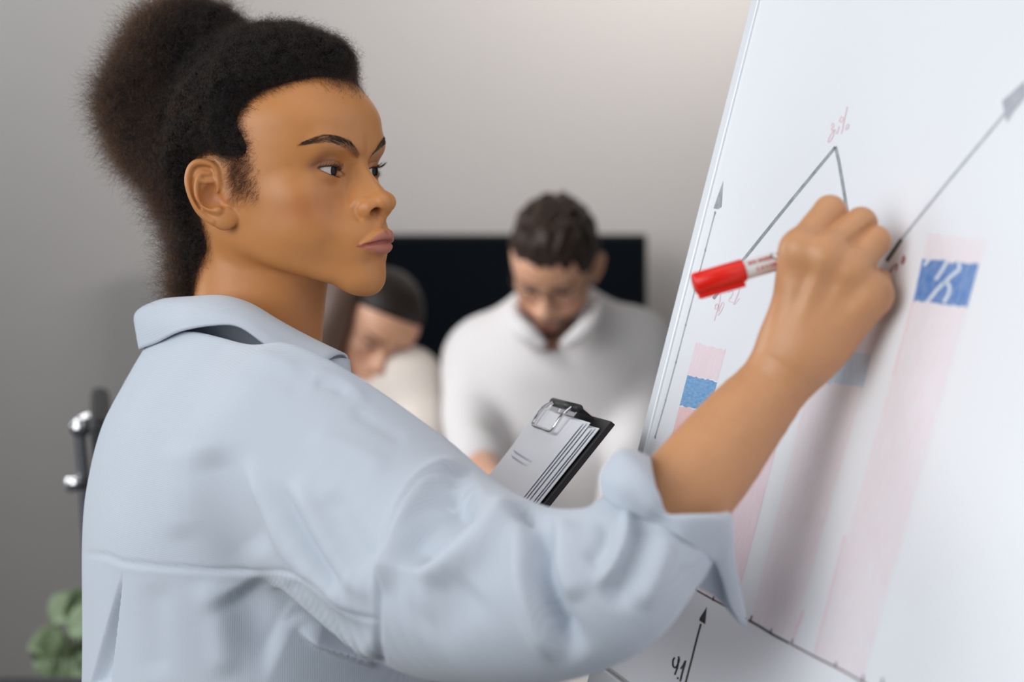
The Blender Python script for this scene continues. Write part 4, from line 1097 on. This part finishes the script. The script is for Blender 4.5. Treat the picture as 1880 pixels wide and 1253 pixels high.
# ------------------------------------------------------------------ the clipboard in her other hand
cl_l = np.array([-.64, -.177, -.77]); cl_l /= np.linalg.norm(cl_l)             # down its length
cl_w = np.array([-.22, .97, -.04]); cl_w -= (cl_w @ cl_l) * cl_l; cl_w /= np.linalg.norm(cl_w)   # from the near edge to the far edge
cl_n = np.cross(cl_w, cl_l)
if cl_n[1] > 0: cl_n = -cl_n
CLO = P(1122, 774, 1.64)                                                     # near top corner
clipb = empty('clipboard', CLO, 'black clipboard with white sheets under a chrome clip, held upright behind the raised arm', 'clipboard')
CW, CL = .162, .228
def cp(w, l, n): return CLO + cl_w * w + cl_l * l + cl_n * n
def sheet(name, w0, w1, l0, l1, n0, th, mat, curl=0.0, parent=None, nu=10, nv=14):
    u, v = np.meshgrid(np.linspace(w0, w1, nu), np.linspace(l0, l1, nv), indexing='ij'); u, v = u.ravel(), v.ravel()
    lift = n0 + curl * np.clip((u - w0) / (w1 - w0), 0, 1) ** 2 * .6 + curl * np.clip(.25 - (v - l0) / (l1 - l0), 0, 1) * 1.2 * np.clip((u - w0) / (w1 - w0), 0, 1)
    top = CLO + np.outer(u, cl_w) + np.outer(v, cl_l) + np.outer(lift, cl_n); bot = top - cl_n * th
    i, j = np.meshgrid(np.arange(nu - 1), np.arange(nv - 1), indexing='ij')
    q = np.stack([i * nv + j, (i + 1) * nv + j, (i + 1) * nv + j + 1, i * nv + j + 1], -1).reshape(-1, 4)
    idx = np.arange(nu * nv).reshape(nu, nv); loop = np.r_[idx[0, :-1], idx[:-1, -1], idx[-1, :0:-1], idx[:0:-1, 0]]; nx = np.roll(loop, -1); K = nu * nv
    side = np.stack([loop, nx, nx + K, loop + K], 1)
    return link(name, mesh_np(name, np.vstack([top, bot]), np.vstack([q, q[:, ::-1] + K, side]), smooth=False), mat, parent)
board_black = plain('black vinyl', (.012, .012, .014), .45, bump=.1, scale=300)
sheet('backing_board', 0, CW, 0, CL, .0, .0045, board_black, 0, clipb)
paper = plain('white paper', lin(247, 249, 254), .8)
for k in range(6):
    sheet('paper_sheet', .008 + .0035 * k + .002 * math.sin(k * 2.3), CW - .012 - .001 * k, .010 + .002 * ((k * 7) % 3), CL - .012, .0022 + .0020 * k, .0006, paper, .002 * k, clipb)
chrome = plain('chrome', (.75, .75, .77), .12, 1.0)
# clip: folded plate at the top, hinge roll, wire bail lying on the paper
sheet('clip_plate', .050, .132, .000, .012, .0160, .0012, chrome, 0, clipb, 6, 4)
sheet('clip_plate', .050, .132, .000, .0014, .0160, .0145, chrome, 0, clipb, 6, 3)
def wire(name, pts, r, mat, parent, n=8, sm=5):
    p = spline(np.array(pts), sm) if sm else np.array(pts)
    t = np.gradient(p, axis=0); t /= np.maximum(np.linalg.norm(t, axis=1, keepdims=True), 1e-9)
    ref = np.array([.3, .2, .93]); u = np.cross(t, ref); u /= np.linalg.norm(u, axis=1, keepdims=True); w = np.cross(t, u)
    th = np.linspace(0, 2 * math.pi, n, endpoint=False)
    v = (p[:, None] + (np.cos(th)[None, :, None] * u[:, None] + np.sin(th)[None, :, None] * w[:, None]) * r).reshape(-1, 3)
    i, j = np.meshgrid(np.arange(len(p) - 1), np.arange(n), indexing='ij')
    q = np.stack([i * n + j, (i + 1) * n + j, (i + 1) * n + (j + 1) % n, i * n + (j + 1) % n], -1).reshape(-1, 4)
    return link(name, mesh_np(name, v, q), mat, parent)
rod('hinge_roll', cp(.046, .004, .0165), cp(.136, .004, .0165), .0036, .0036, black_metal, clipb)
wire('wire_bail', [cp(.060, .006, .019), cp(.058, .016, .0215), cp(.059, .030, .020), cp(.066, .033, .0195), cp(.091, .033, .020), cp(.116, .033, .021), cp(.123, .030, .022), cp(.124, .016, .023), cp(.122, .006, .020)], .0016, chrome, clipb)
print_grey = plain('pale print', lin(216, 219, 230), .8)
for l, a, b in ((.062, .07, .10), (.067, .075, .095), (.112, .022, .05), (.116, .024, .052), (.120, .024, .05)):
    sheet('printed_line', a, b, l, l + .0016, .0165, .0001, print_grey, .0105, clipb, 6, 2)
# her other hand round the lower edge of the clipboard, out of the lens's sight behind the sleeve
def left_hand_fn(p):
    p = p.astype(np.float32)
    wr, pm = WRL, cp(.02, .205, -.028)
    d = cone(p, ELL, wr, .034, .024)
    d = smin(d, cone(p, wr, pm, .024, .026), .02)
    for i in range(4):
        k0 = cp(-.004 + .002 * i, .145 + .022 * i, -.024); k1 = cp(.004, .142 + .022 * i, -.0145 ) - cl_w * .012; k2 = cp(-.010, .142 + .022 * i, .020); k3 = cp(.030, .140 + .022 * i, .026)
        d = smin(d, cone(p, pm, k0, .015, .0105), .012)
        f = tube(p, [k0, cp(-.014, .142 + .022 * i, -.004), k2, k3], [.0095, .0090, .0085, .0072], 3)
        d = smin(d, f, .003)
    d = smin(d, tube(p, [pm, cp(.06, .19, -.026), cp(.09, .165, -.016)], [.016, .012, .0095], 4), .01)
    return d
lo = np.minimum(np.minimum(ELL, WRL), cp(0, .3, 0)) - .08; hi = np.maximum(np.maximum(ELL, WRL), cp(.1, .2, 0)) + .07
LV, LF = surface_nets(left_hand_fn, lo, hi, .003, newton=1)
me = mesh_np('left_hand', LV, LF); vcol(me, 'tone', np.tile(lin(203, 148, 108), (len(LV), 1)))
link('hand', me, skin, woman)
# ------------------------------------------------------------------ room behind
WALL_Y = 5.45
wall_mat = plain('painted wall', lin(202, 197, 194), .85, bump=.05, scale=120)
def struct(name, v, mat):
    o = link(name, mesh_np(name, np.array(v, float), np.array([[0, 1, 2, 3]]), smooth=False), mat); o['kind'] = 'structure'; return o
def wall_box(name, x0, x1, y0, y1, z0, z1, mat, parent=None, bev=0.0, kind='structure'):
    v = np.array([(x, y, z) for z in (z0, z1) for y in (y0, y1) for x in (x0, x1)])
    f = np.array([[0, 2, 3, 1], [4, 5, 7, 6], [0, 1, 5, 4], [2, 6, 7, 3], [0, 4, 6, 2], [1, 3, 7, 5]])
    o = link(name, mesh_np(name, v, f, smooth=False), mat, parent)
    if kind: o['kind'] = kind
    if bev:
        b = o.modifiers.new('bevel', 'BEVEL'); b.width = bev; b.segments = 3
    return o
wall_box('wall_back', -4.2, 4.2, WALL_Y, WALL_Y + .12, 0, 3.0, wall_mat)
wall_box('floor', -4.2, 4.2, -1.6, WALL_Y, -.1, 0, plain('grey carpet', lin(96, 90, 86), .95, bump=.3, scale=900))
wall_box('ceiling', -4.2, 4.2, 2.2, WALL_Y, 3.0, 3.1, plain('white ceiling', lin(225, 224, 222), .9))
wall_box('baseboard_back', -4.2, 4.2, WALL_Y - .015, WALL_Y, 0, .09, plain('wall trim', lin(190, 182, 177), .6), bev=.003)
# television
ty = 5.25
a, b = P(335, 431, ty), P(1188, 905, ty)
tv = empty('television', (float((a[0] + b[0]) / 2), ty, float(b[2])), 'large black television on the back wall behind the seated colleagues', 'television')
tv_black = plain('black plastic', (.005, .005, .006), .45, spec=.25)
wall_box('casing', a[0], b[0], ty, ty + .06, b[2], a[2], tv_black, tv, .006, None)
wall_box('screen', a[0] + .012, b[0] - .012, ty - .004, ty, b[2] + .02, a[2] - .012, plain('dark screen', (.002, .004, .007), .3, spec=.15), tv, 0, None)
wall_box('wall_bracket', -.45, .15, ty + .06, WALL_Y - .004, .95, 1.2, tv_black, tv, 0, None)

# ------------------------------------------------------------------ two colleagues, heads bent, far out of focus
coarse = Head()
CVv, CFf = surface_nets(coarse, (-105, -100, -150), (130, 100, 140), 2.6, newton=1)
def person_behind(label, O, R, scale, tone, hair_fn_, hair_col, cloth_fn, cloth_lo, cloth_hi, cloth_mat, hands_fn=None, specs=False, beard=False, hair_box=None):
    w = empty('person', (O[0], O[1] + .1, 0), label, 'person')
    tw = lambda v: to_world(np.asarray(v) * scale, R, O)
    me = mesh_np('body', tw(CVv), CFf)
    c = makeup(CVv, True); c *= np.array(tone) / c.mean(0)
    if beard:
        q = CVv; bd = np.clip((-30 - q[:, 2]) / 8, 0, 1) * np.clip((q[:, 0] - 12) / 12, 0, 1) * (np.abs(q[:, 1]) < 62) * np.clip((q[:, 2] + 100) / 6, 0, 1)
        lips = (np.abs(q[:, 1]) < 21) & (q[:, 2] < -41) & (q[:, 2] > -57) & (q[:, 0] > 95)
        bd = bd * np.where(lips, .15, 1)
        c = c * (1 - .8 * bd[:, None]) + np.array(lin(58, 38, 28)) * .8 * bd[:, None]
    br = np.exp(-((CVv[:, 2] - 37) / 3.5) ** 2) * (CVv[:, 0] > 68) * (np.abs(CVv[:, 1]) > 9) * (np.abs(CVv[:, 1]) < 52)
    c = c * (1 - .75 * br[:, None]) + np.array(lin(50, 34, 26)) * .75 * br[:, None]
    body_v, body_f, cols = [tw(CVv)], [CFf], [c]
    if hands_fn is not None:
        hv, hf = surface_nets(hands_fn, cloth_lo, cloth_hi, .006, newton=1)
        body_f.append(hf + len(CVv)); body_v.append(hv); cols.append(np.tile(np.array(tone), (len(hv), 1)))
    bpy.data.meshes.remove(me)
    me = mesh_np('body', np.vstack(body_v), np.vstack(body_f)); vcol(me, 'tone', np.vstack(cols))
    link('body', me, skin, w)
    eyes(w, tw)
    hv, hf = surface_nets(hair_fn_, (-135, -115, -240), (125, 115, 165), 4.0, newton=1)
    link('hair', mesh_np('hair', tw(hv), hf), plain('hair ' + label[:12], hair_col, .5, spec=.3, bump=.6, scale=140), w)
    cv, cf = surface_nets(cloth_fn, cloth_lo, cloth_hi, .008, newton=1)
    sh = link('shirt', mesh_np('shirt', cv, cf), cloth_mat, w)
    if specs:
        g = empty('spectacles', tw([95, 0, 14])); g.parent = w; bpy.context.view_layer.update(); g.matrix_parent_inverse = w.matrix_world.inverted()
        fr = plain('dark frame', (.02, .018, .016), .4)
        for s in (-1, 1):
            th = np.linspace(0, 2 * math.pi, 20)
            wire('rim', tw(np.stack([92 - 5 * np.abs(np.cos(th) * .5 + .5) * 0 - np.abs(30 + 20 * np.cos(th)) * .08, s * (30 + 21 * np.cos(th)), 10 + 16 * np.sin(th)], 1)), .0012, fr, g, 6, 0)
            wire('temple', tw(np.array([(88, s * 51, 16), (60, s * 68, 16), (10, s * 74, 16)])), .0013, fr, g, 6, 3)
        wire('bridge', tw(np.array([(92, -9, 14), (97, 0, 16), (92, 9, 14)])), .0012, fr, g, 6, 3)
    return w, sh
# the man
MY = 3.78
MR = frame(math.radians(106), math.radians(-38), math.radians(-5))
MO = P(1020, 494, MY + .03)
def man_hair(p):
    p = p.astype(np.float32); d = ell(p, (-4, 0, 50), (97, 79, 92))
    d = smin(d, ell(p, (50, 6, 112), (46, 56, 34)), 18)
    cut = smin(p[:, 0] * .9 - 62 - (p[:, 2] - 70) * .75 + 0 * p[:, 1], (34 - p[:, 2]) * 1.0 + np.maximum(p[:, 0] + 10, 0) * .0 - np.where(p[:, 0] < -25, 60, 0) + np.where(p[:, 0] > 22, 0, 0), .1)
    front = 72 - p[:, 2] + np.maximum(0, (p[:, 0] - 95)) * .6                # no hair below the brow line at the front
    side = np.where(p[:, 0] > 18, 40 - p[:, 2] + (p[:, 0] - 18) * .48 - .22 * p[:, 1] + 5 * np.sin(p[:, 1] * .16), np.where(p[:, 0] > -28, 30 - p[:, 2], -55 - p[:, 2])).astype(np.float32)
    d = d + 2.6 * np.sin(p[:, 0] * .13 + 1) * np.sin(p[:, 1] * .17) + 2.0 * np.sin(p[:, 1] * .31 + p[:, 0] * .08) - 4 * np.clip((p[:, 2] - 95) / 40, 0, 1) * np.abs(np.sin(p[:, 1] * .12 + .6))
    return smax(d.astype(np.float32), side, 6)
def mp(px, py, y): return P(px, py, y)
m_sl, m_sr = mp(890, 662, MY + .12), mp(1165, 645, MY + .12)
def man_shirt(p):
    p = p.astype(np.float32)
    d = cone(p, mp(1025, 690, MY + .10), mp(1025, 960, MY + .12), .145, .165)
    d = smin(d, cone(p, mp(955, 700, MY + .1), mp(960, 950, MY + .12), .12, .13), .08); d = smin(d, cone(p, mp(1095, 690, MY + .1), mp(1090, 950, MY + .12), .12, .13), .08)
    d = smin(d, cone(p, m_sl, m_sr, .072, .072), .08)
    d = smin(d, cone(p, mp(1020, 570, MY + .10), mp(1022, 660, MY + .10), .068, .10), .07)
    d = smin(d, tube(p, [m_sl, mp(868, 760, MY + .02), mp(880, 850, MY - .14)], [.072, .060, .052], 4), .03)
    d = smin(d, tube(p, [m_sr, mp(1178, 760, MY + .04), mp(1155, 870, MY - .13), mp(1140, 920, MY - .23)], [.074, .062, .052, .044], 4), .03)
    d = d + groove(p, [mp(908, 745, MY - .1), mp(925, 830, MY - .1)], .03, .012) + groove(p, [mp(1120, 740, MY - .1), mp(1110, 840, MY - .1)], .03, .010)
    d = d + groove(p, [mp(1018, 620, MY - .1), mp(1022, 900, MY - .1)], .012, -.004)
    for pts in ([mp(940, 562, MY + .03), mp(948, 590, MY - .03), mp(966, 612, MY - .065), mp(996, 634, MY - .08)], [mp(1104, 556, MY + .03), mp(1092, 588, MY - .03), mp(1072, 610, MY - .065), mp(1036, 632, MY - .08)]):
        d = smin(d, tube(p, pts, [.012, .016, .020, .010], 4), .012)
    return smax(d, -ell(p, mp(1010, 590, MY + .02), (.052, .07, .085)), .01)
def man_hands(p):
    p = p.astype(np.float32)
    d = tube(p, [mp(880, 850, MY - .14), mp(902, 885, MY - .26), mp(925, 900, MY - .34)], [.036, .030, .034], 3)
    d = smin(d, tube(p, [mp(925, 900, MY - .34), mp(945, 915, MY - .42)], [.03, .018], 2), .02)
    d = np.minimum(d, tube(p, [mp(1150, 860, MY - .14), mp(1135, 935, MY - .26), mp(1105, 985, MY - .34)], [.036, .030, .034], 3))
    d = np.minimum(d, cone(p, mp(1018, 585, MY + .10), mp(1018, 660, MY + .10), .058, .07))
    # legs down to the floor
    for s in (-1, 1):
        d = np.minimum(d, tube(p, [np.array([.08 + s * .09, MY + .14, .84]), np.array([.08 + s * .10, MY + .10, .48]), np.array([.08 + s * .10, MY + .16, .06])], [.085, .06, .045], 3))
    return d
shirt_white = plain('white cotton', lin(224, 221, 222), .9)
man, man_shirt_o = person_behind('person with short dark hair in a white shirt looking down, before the television', MO, MR, 1.06, lin(214, 164, 136), man_hair, lin(52, 38, 31), man_shirt, (-.42, 3.15, .02), (.62, 4.25, 1.62), shirt_white, man_hands, specs=True, beard=True)
trousers(man, [np.array([.08 + s * .09, MY + .13, .84]) for s in (-1, 1)], [np.array([.08 + s * .10, MY + .10, .48]) for s in (-1, 1)], [np.array([.08 + s * .10, MY + .16, .07]) for s in (-1, 1)], navy, 1.08)
# the woman beside him
WY = 3.92
WRm = frame(math.radians(72), math.radians(-30), math.radians(-22))
WO = P(682, 612, WY + .05)
def w_hair(p):
    p = p.astype(np.float32); d = ell(p, (-4, 0, 48), (100, 80, 90))
    side = np.where(p[:, 0] > 22, 62 - p[:, 2] + (p[:, 0] - 22) * .45, -400.0).astype(np.float32)
    d = smax(d, side, 8)
    d = smin(d, tube(p, [(-60, -60, 40), (-30, -82, -20), (10, -80, -90), (20, -70, -150)], [40, 30, 26, 18], 4), 16)
    d = smin(d, tube(p, [(-60, 60, 40), (-40, 76, -20), (-20, 76, -90), (-10, 70, -160)], [40, 28, 26, 20], 4), 16)
    d = smin(d, tube(p, [(-80, 0, 30), (-84, 0, -60), (-70, 0, -150)], [60, 50, 40], 3), 20)
    return d
w_sl, w_sr = P(600, 700, WY + .10), P(748, 700, WY + .02)
def w_shirt(p):
    p = p.astype(np.float32)
    d = cone(p, P(680, 760, WY + .08), P(690, 980, WY + .10), .115, .14)
    d = smin(d, cone(p, w_sl, w_sr, .060, .062), .06)
    d = smin(d, tube(p, [w_sr, P(772, 780, WY - .04), P(770, 860, WY - .16)], [.064, .055, .048], 4), .03)
    d = smin(d, tube(p, [w_sl, P(590, 790, WY + .02), P(600, 870, WY - .12)], [.064, .055, .048], 4), .03)
    d = smin(d, P and cone(p, P(578, 592, WY + .16), P(600, 690, WY + .12), .030, .06), .05)
    return d
def w_hands(p):
    p = p.astype(np.float32)
    d = cone(p, P(676, 655, WY + .07), P(680, 735, WY + .05), .047, .062)
    d = np.minimum(d, tube(p, [P(770, 860, WY - .16), P(748, 900, WY - .28), P(725, 915, WY - .34)], [.032, .026, .030], 3))
    d = np.minimum(d, tube(p, [P(600, 870, WY - .12), P(640, 905, WY - .26), P(665, 915, WY - .32)], [.032, .026, .030], 3))
    for s in (-1, 1):
        d = np.minimum(d, tube(p, [np.array([-.27 + s * .08, WY + .12, .84]), np.array([-.27 + s * .09, WY + .08, .48]), np.array([-.27 + s * .09, WY + .14, .06])], [.08, .055, .04], 3))
    return d
blouse = plain('cream blouse', lin(226, 218, 210), .9)
woman_seated, _ = person_behind('person with long dark hair in a cream blouse with head bowed, before the television', WO, WRm, 1.0, lin(214, 164, 136), w_hair, lin(34, 25, 22), w_shirt, (-.62, 3.35, .02), (.05, 4.35, 1.45), blouse, w_hands)
trousers(woman_seated, [np.array([-.27 + s * .08, WY + .12, .84]) for s in (-1, 1)], [np.array([-.27 + s * .09, WY + .08, .48]) for s in (-1, 1)], [np.array([-.27 + s * .09, WY + .14, .07]) for s in (-1, 1)], navy, .98)
sv, sf = surface_nets(lambda p: tube(p.astype(np.float32), [P(640, 520, WY + .02), P(612, 580, WY - .02), P(600, 640, WY - .02), P(606, 700, WY - .02), P(622, 740, WY - .02)], [.050, .040, .034, .030, .014], 5), P(540, 780, WY) - np.array([0, .15, 0]), P(720, 440, WY) + np.array([0, .15, 0]), .006, newton=1)
link('hair_lock', mesh_np('hair_lock', sv, sf), plain('brown hair lock', lin(92, 70, 60), .5, bump=.6, scale=140), woman_seated)
# table they lean on
oak = plain('pale oak', lin(200, 160, 112), .5, var=.15, scale=6)
table = empty('table', (.1, 3.4, 0), 'pale wooden meeting table in front of the two colleagues', 'table')
wall_box('table_top', -.16, 1.1, 3.02, 3.66, .70, .735, plain('white laminate', lin(228, 224, 220), .4), table, .004, None)
for x in (-.10, 1.03):
    for y in (3.09, 3.59):
        wall_box('leg', x - .025, x + .025, y - .025, y + .025, 0, .70, black_metal, table, .003, None)
def flat_thing(name, label, cat, x, y, w, d, h, rot, mat, bev=.002):
    z0 = .7352
    c, s_ = math.cos(rot), math.sin(rot)
    v = np.array([(x + u * c - t * s_, y + u * s_ + t * c, z0 + k) for k in (0, h) for t in (-d / 2, d / 2) for u in (-w / 2, w / 2)])
    f = np.array([[0, 2, 3, 1], [4, 5, 7, 6], [0, 1, 5, 4], [2, 6, 7, 3], [0, 4, 6, 2], [1, 3, 7, 5]])
    o = link(name, mesh_np(name, v, f, smooth=False), mat)
    b = o.modifiers.new('bevel', 'BEVEL'); b.width = bev; b.segments = 2
    return tag(o, label, cat)
flat_thing('wooden_box', 'low tan wooden box on the white table under the raised sleeve', 'box', -.055, 3.18, .075, .14, .02, .05, plain('tan wood', lin(214, 160, 104), .5, var=.2, scale=20))
flat_thing('notebook', 'dark brown notebook on the white table beside the tan box', 'notebook', 0.005, 3.18, .038, .14, .018, -.04, plain('brown leather', lin(70, 50, 42), .5))
flat_thing('phone', 'small black phone on the white table left of the tan box', 'phone', -.112, 3.16, .03, .12, .010, .05, plain('black glass', (.01, .01, .01), .15), .003)

# office chair at the left, seen edge on
CY = 2.74
chair = empty('office_chair', (P(185, 800, CY)[0] + .2, CY, 0), 'black office chair with a chrome frame, seen edge on above the plant', 'chair')
blk = plain('black upholstery', (.010, .010, .011), .6)
bx = P(180, 740, CY)
def lean(name, x0, x1, z0, z1, y0, y1, sh, mat, bev):
    v = np.array([(x + (sh if z == z1 else 0) - .207 * (y - CY), y, z) for z in (z0, z1) for y in (y0, y1) for x in (x0, x1)])
    f = np.array([[0, 2, 3, 1], [4, 5, 7, 6], [0, 1, 5, 4], [2, 6, 7, 3], [0, 4, 6, 2], [1, 3, 7, 5]])
    o = link(name, mesh_np(name, v, f, smooth=False), mat, chair); b = o.modifiers.new('bevel', 'BEVEL'); b.width = bev; b.segments = 4; return o
lean('backrest', bx[0] - .012 + .05, bx[0] + .016 + .05, .58, bx[2], CY - .20, CY + .22, -.05, blk, .011)
lean('seat', bx[0] + .04, bx[0] + .42, .46, .52, CY - .21, CY + .23, 0, blk, .02)
q = lambda px, py: P(px, py, CY)
wire('chrome_frame', [q(176, 764), q(152, 772), q(147, 800), q(154, 880), q(161, 990), q(172, 1100), q(200, 1200), q(280, 1225)], .0080, chrome, chair, 10, 4)
rod('pivot', P(146, 786, CY - .012), P(152, 786, CY + .015), .013, .013, chrome, chair, 16)
rod('recline_lever', P(124, 889, CY), P(160, 886, CY), .0115, .0115, chrome, chair, 16)
rod('gas_lift', np.array([bx[0] + .27, CY, .10]), np.array([bx[0] + .27, CY, .46]), .028, .025, chrome, chair)
for k in range(5):
    a = k * 1.2566 + .3; e = np.array([bx[0] + .27 + .25 * math.cos(a), CY + .25 * math.sin(a), .07])
    rod('base_arm', np.array([bx[0] + .27, CY, .11]), e, .022, .015, chrome, chair)
    rod('caster', e + np.array([0, -.02, -.04]), e + np.array([0, .02, -.04]), .028, .028, blk, chair)

# leafy plant on the floor beyond a dark desk
PY = 3.35
pot = empty('potted_plant', (P(110, 1200, PY)[0], PY, 0), 'green leafy potted plant low on the left, behind the dark desk edge', 'plant')
px0 = P(112, 1200, PY)
potmat = plain('grey pot', lin(110, 106, 102), .7)
lathe('pot', [(0, .0001), (0, .10), (.30, .135), (.32, .135), (.32, .12), (.28, .115), (.28, .0001)], potmat, pot, np.array([px0[0], PY, 0.0]), np.array([0, 0, 1.0]), np.array([1.0, 0, 0]), np.array([0, 1.0, 0]))
leafm = plain('leaf green', lin(122, 142, 106), .45, var=.35, scale=9)
stemm = plain('stem green', lin(84, 98, 60), .6)
lv = random.Random(5)
leaf_spots = [(95, 1120, 1.1), (118, 1108, .9), (138, 1118, 1.0), (84, 1150, .8), (126, 1140, 1.0), (150, 1150, .9), (104, 1170, 1.1), (120, 1192, 1.2), (96, 1206, 1.0), (140, 1186, .8), (112, 1222, 1.1), (74, 1175, .8), (132, 1222, .9), (150, 1210, .8), (90, 1232, .9), (160, 1120, .8)]
for k, (qx, qy, sc) in enumerate(leaf_spots):
    tipp = P(qx + 10, qy + 12, PY - .06 + .12 * lv.random()); base = np.array([px0[0] + lv.uniform(-.04, .04), PY + lv.uniform(-.04, .04), .29])
    mid = (tipp + base) / 2 + np.array([(tipp[0] - px0[0]) * .1, 0, .06])
    st = wire('stem', [base, mid, tipp], .0022, stemm, pot, 6, 6)
    L, Wd = .060 * sc, .030 * sc
    d = np.array([tipp[0] - px0[0] + lv.uniform(-.05, .05), lv.uniform(-.05, .02), lv.uniform(-.05, .05)]); d /= np.linalg.norm(d)
    up = np.array([lv.uniform(-.4, .4), -.75, .55]); w_ = np.cross(d, up); w_ /= np.linalg.norm(w_); nn_ = np.cross(w_, d)
    rows = []
    for t in np.linspace(0, 1, 6):
        hw = Wd * math.sin(math.pi * min(1, t * .92 + .06)) ** .8
        c_ = tipp + d * (L * (t - .2)) - nn_ * (.02 * t * t)
        rows.append([c_ - w_ * hw + nn_ * hw * .25, c_, c_ + w_ * hw + nn_ * hw * .25])
    patch('leaf', rows, .0008, 2, leafm, st)
# dark desk, its far edge just in the frame
dk = empty('desk', (-1.05, 2.6, 0), 'dark desk whose far edge shows at the bottom left corner', 'desk')
dz = P(80, 1243, 2.95)
desk_mat = plain('dark desk top', lin(34, 36, 44), .4)
wall_box('desk_top', -1.55, -.62, 2.30, 2.95, dz[2] - .03, dz[2], desk_mat, dk, .004, None)
for x in (-1.5, -.67):
    for y in (2.36, 2.89):
        wall_box('leg', x - .02, x + .02, y - .02, y + .02, 0, dz[2] - .03, black_metal, dk, .002, None)
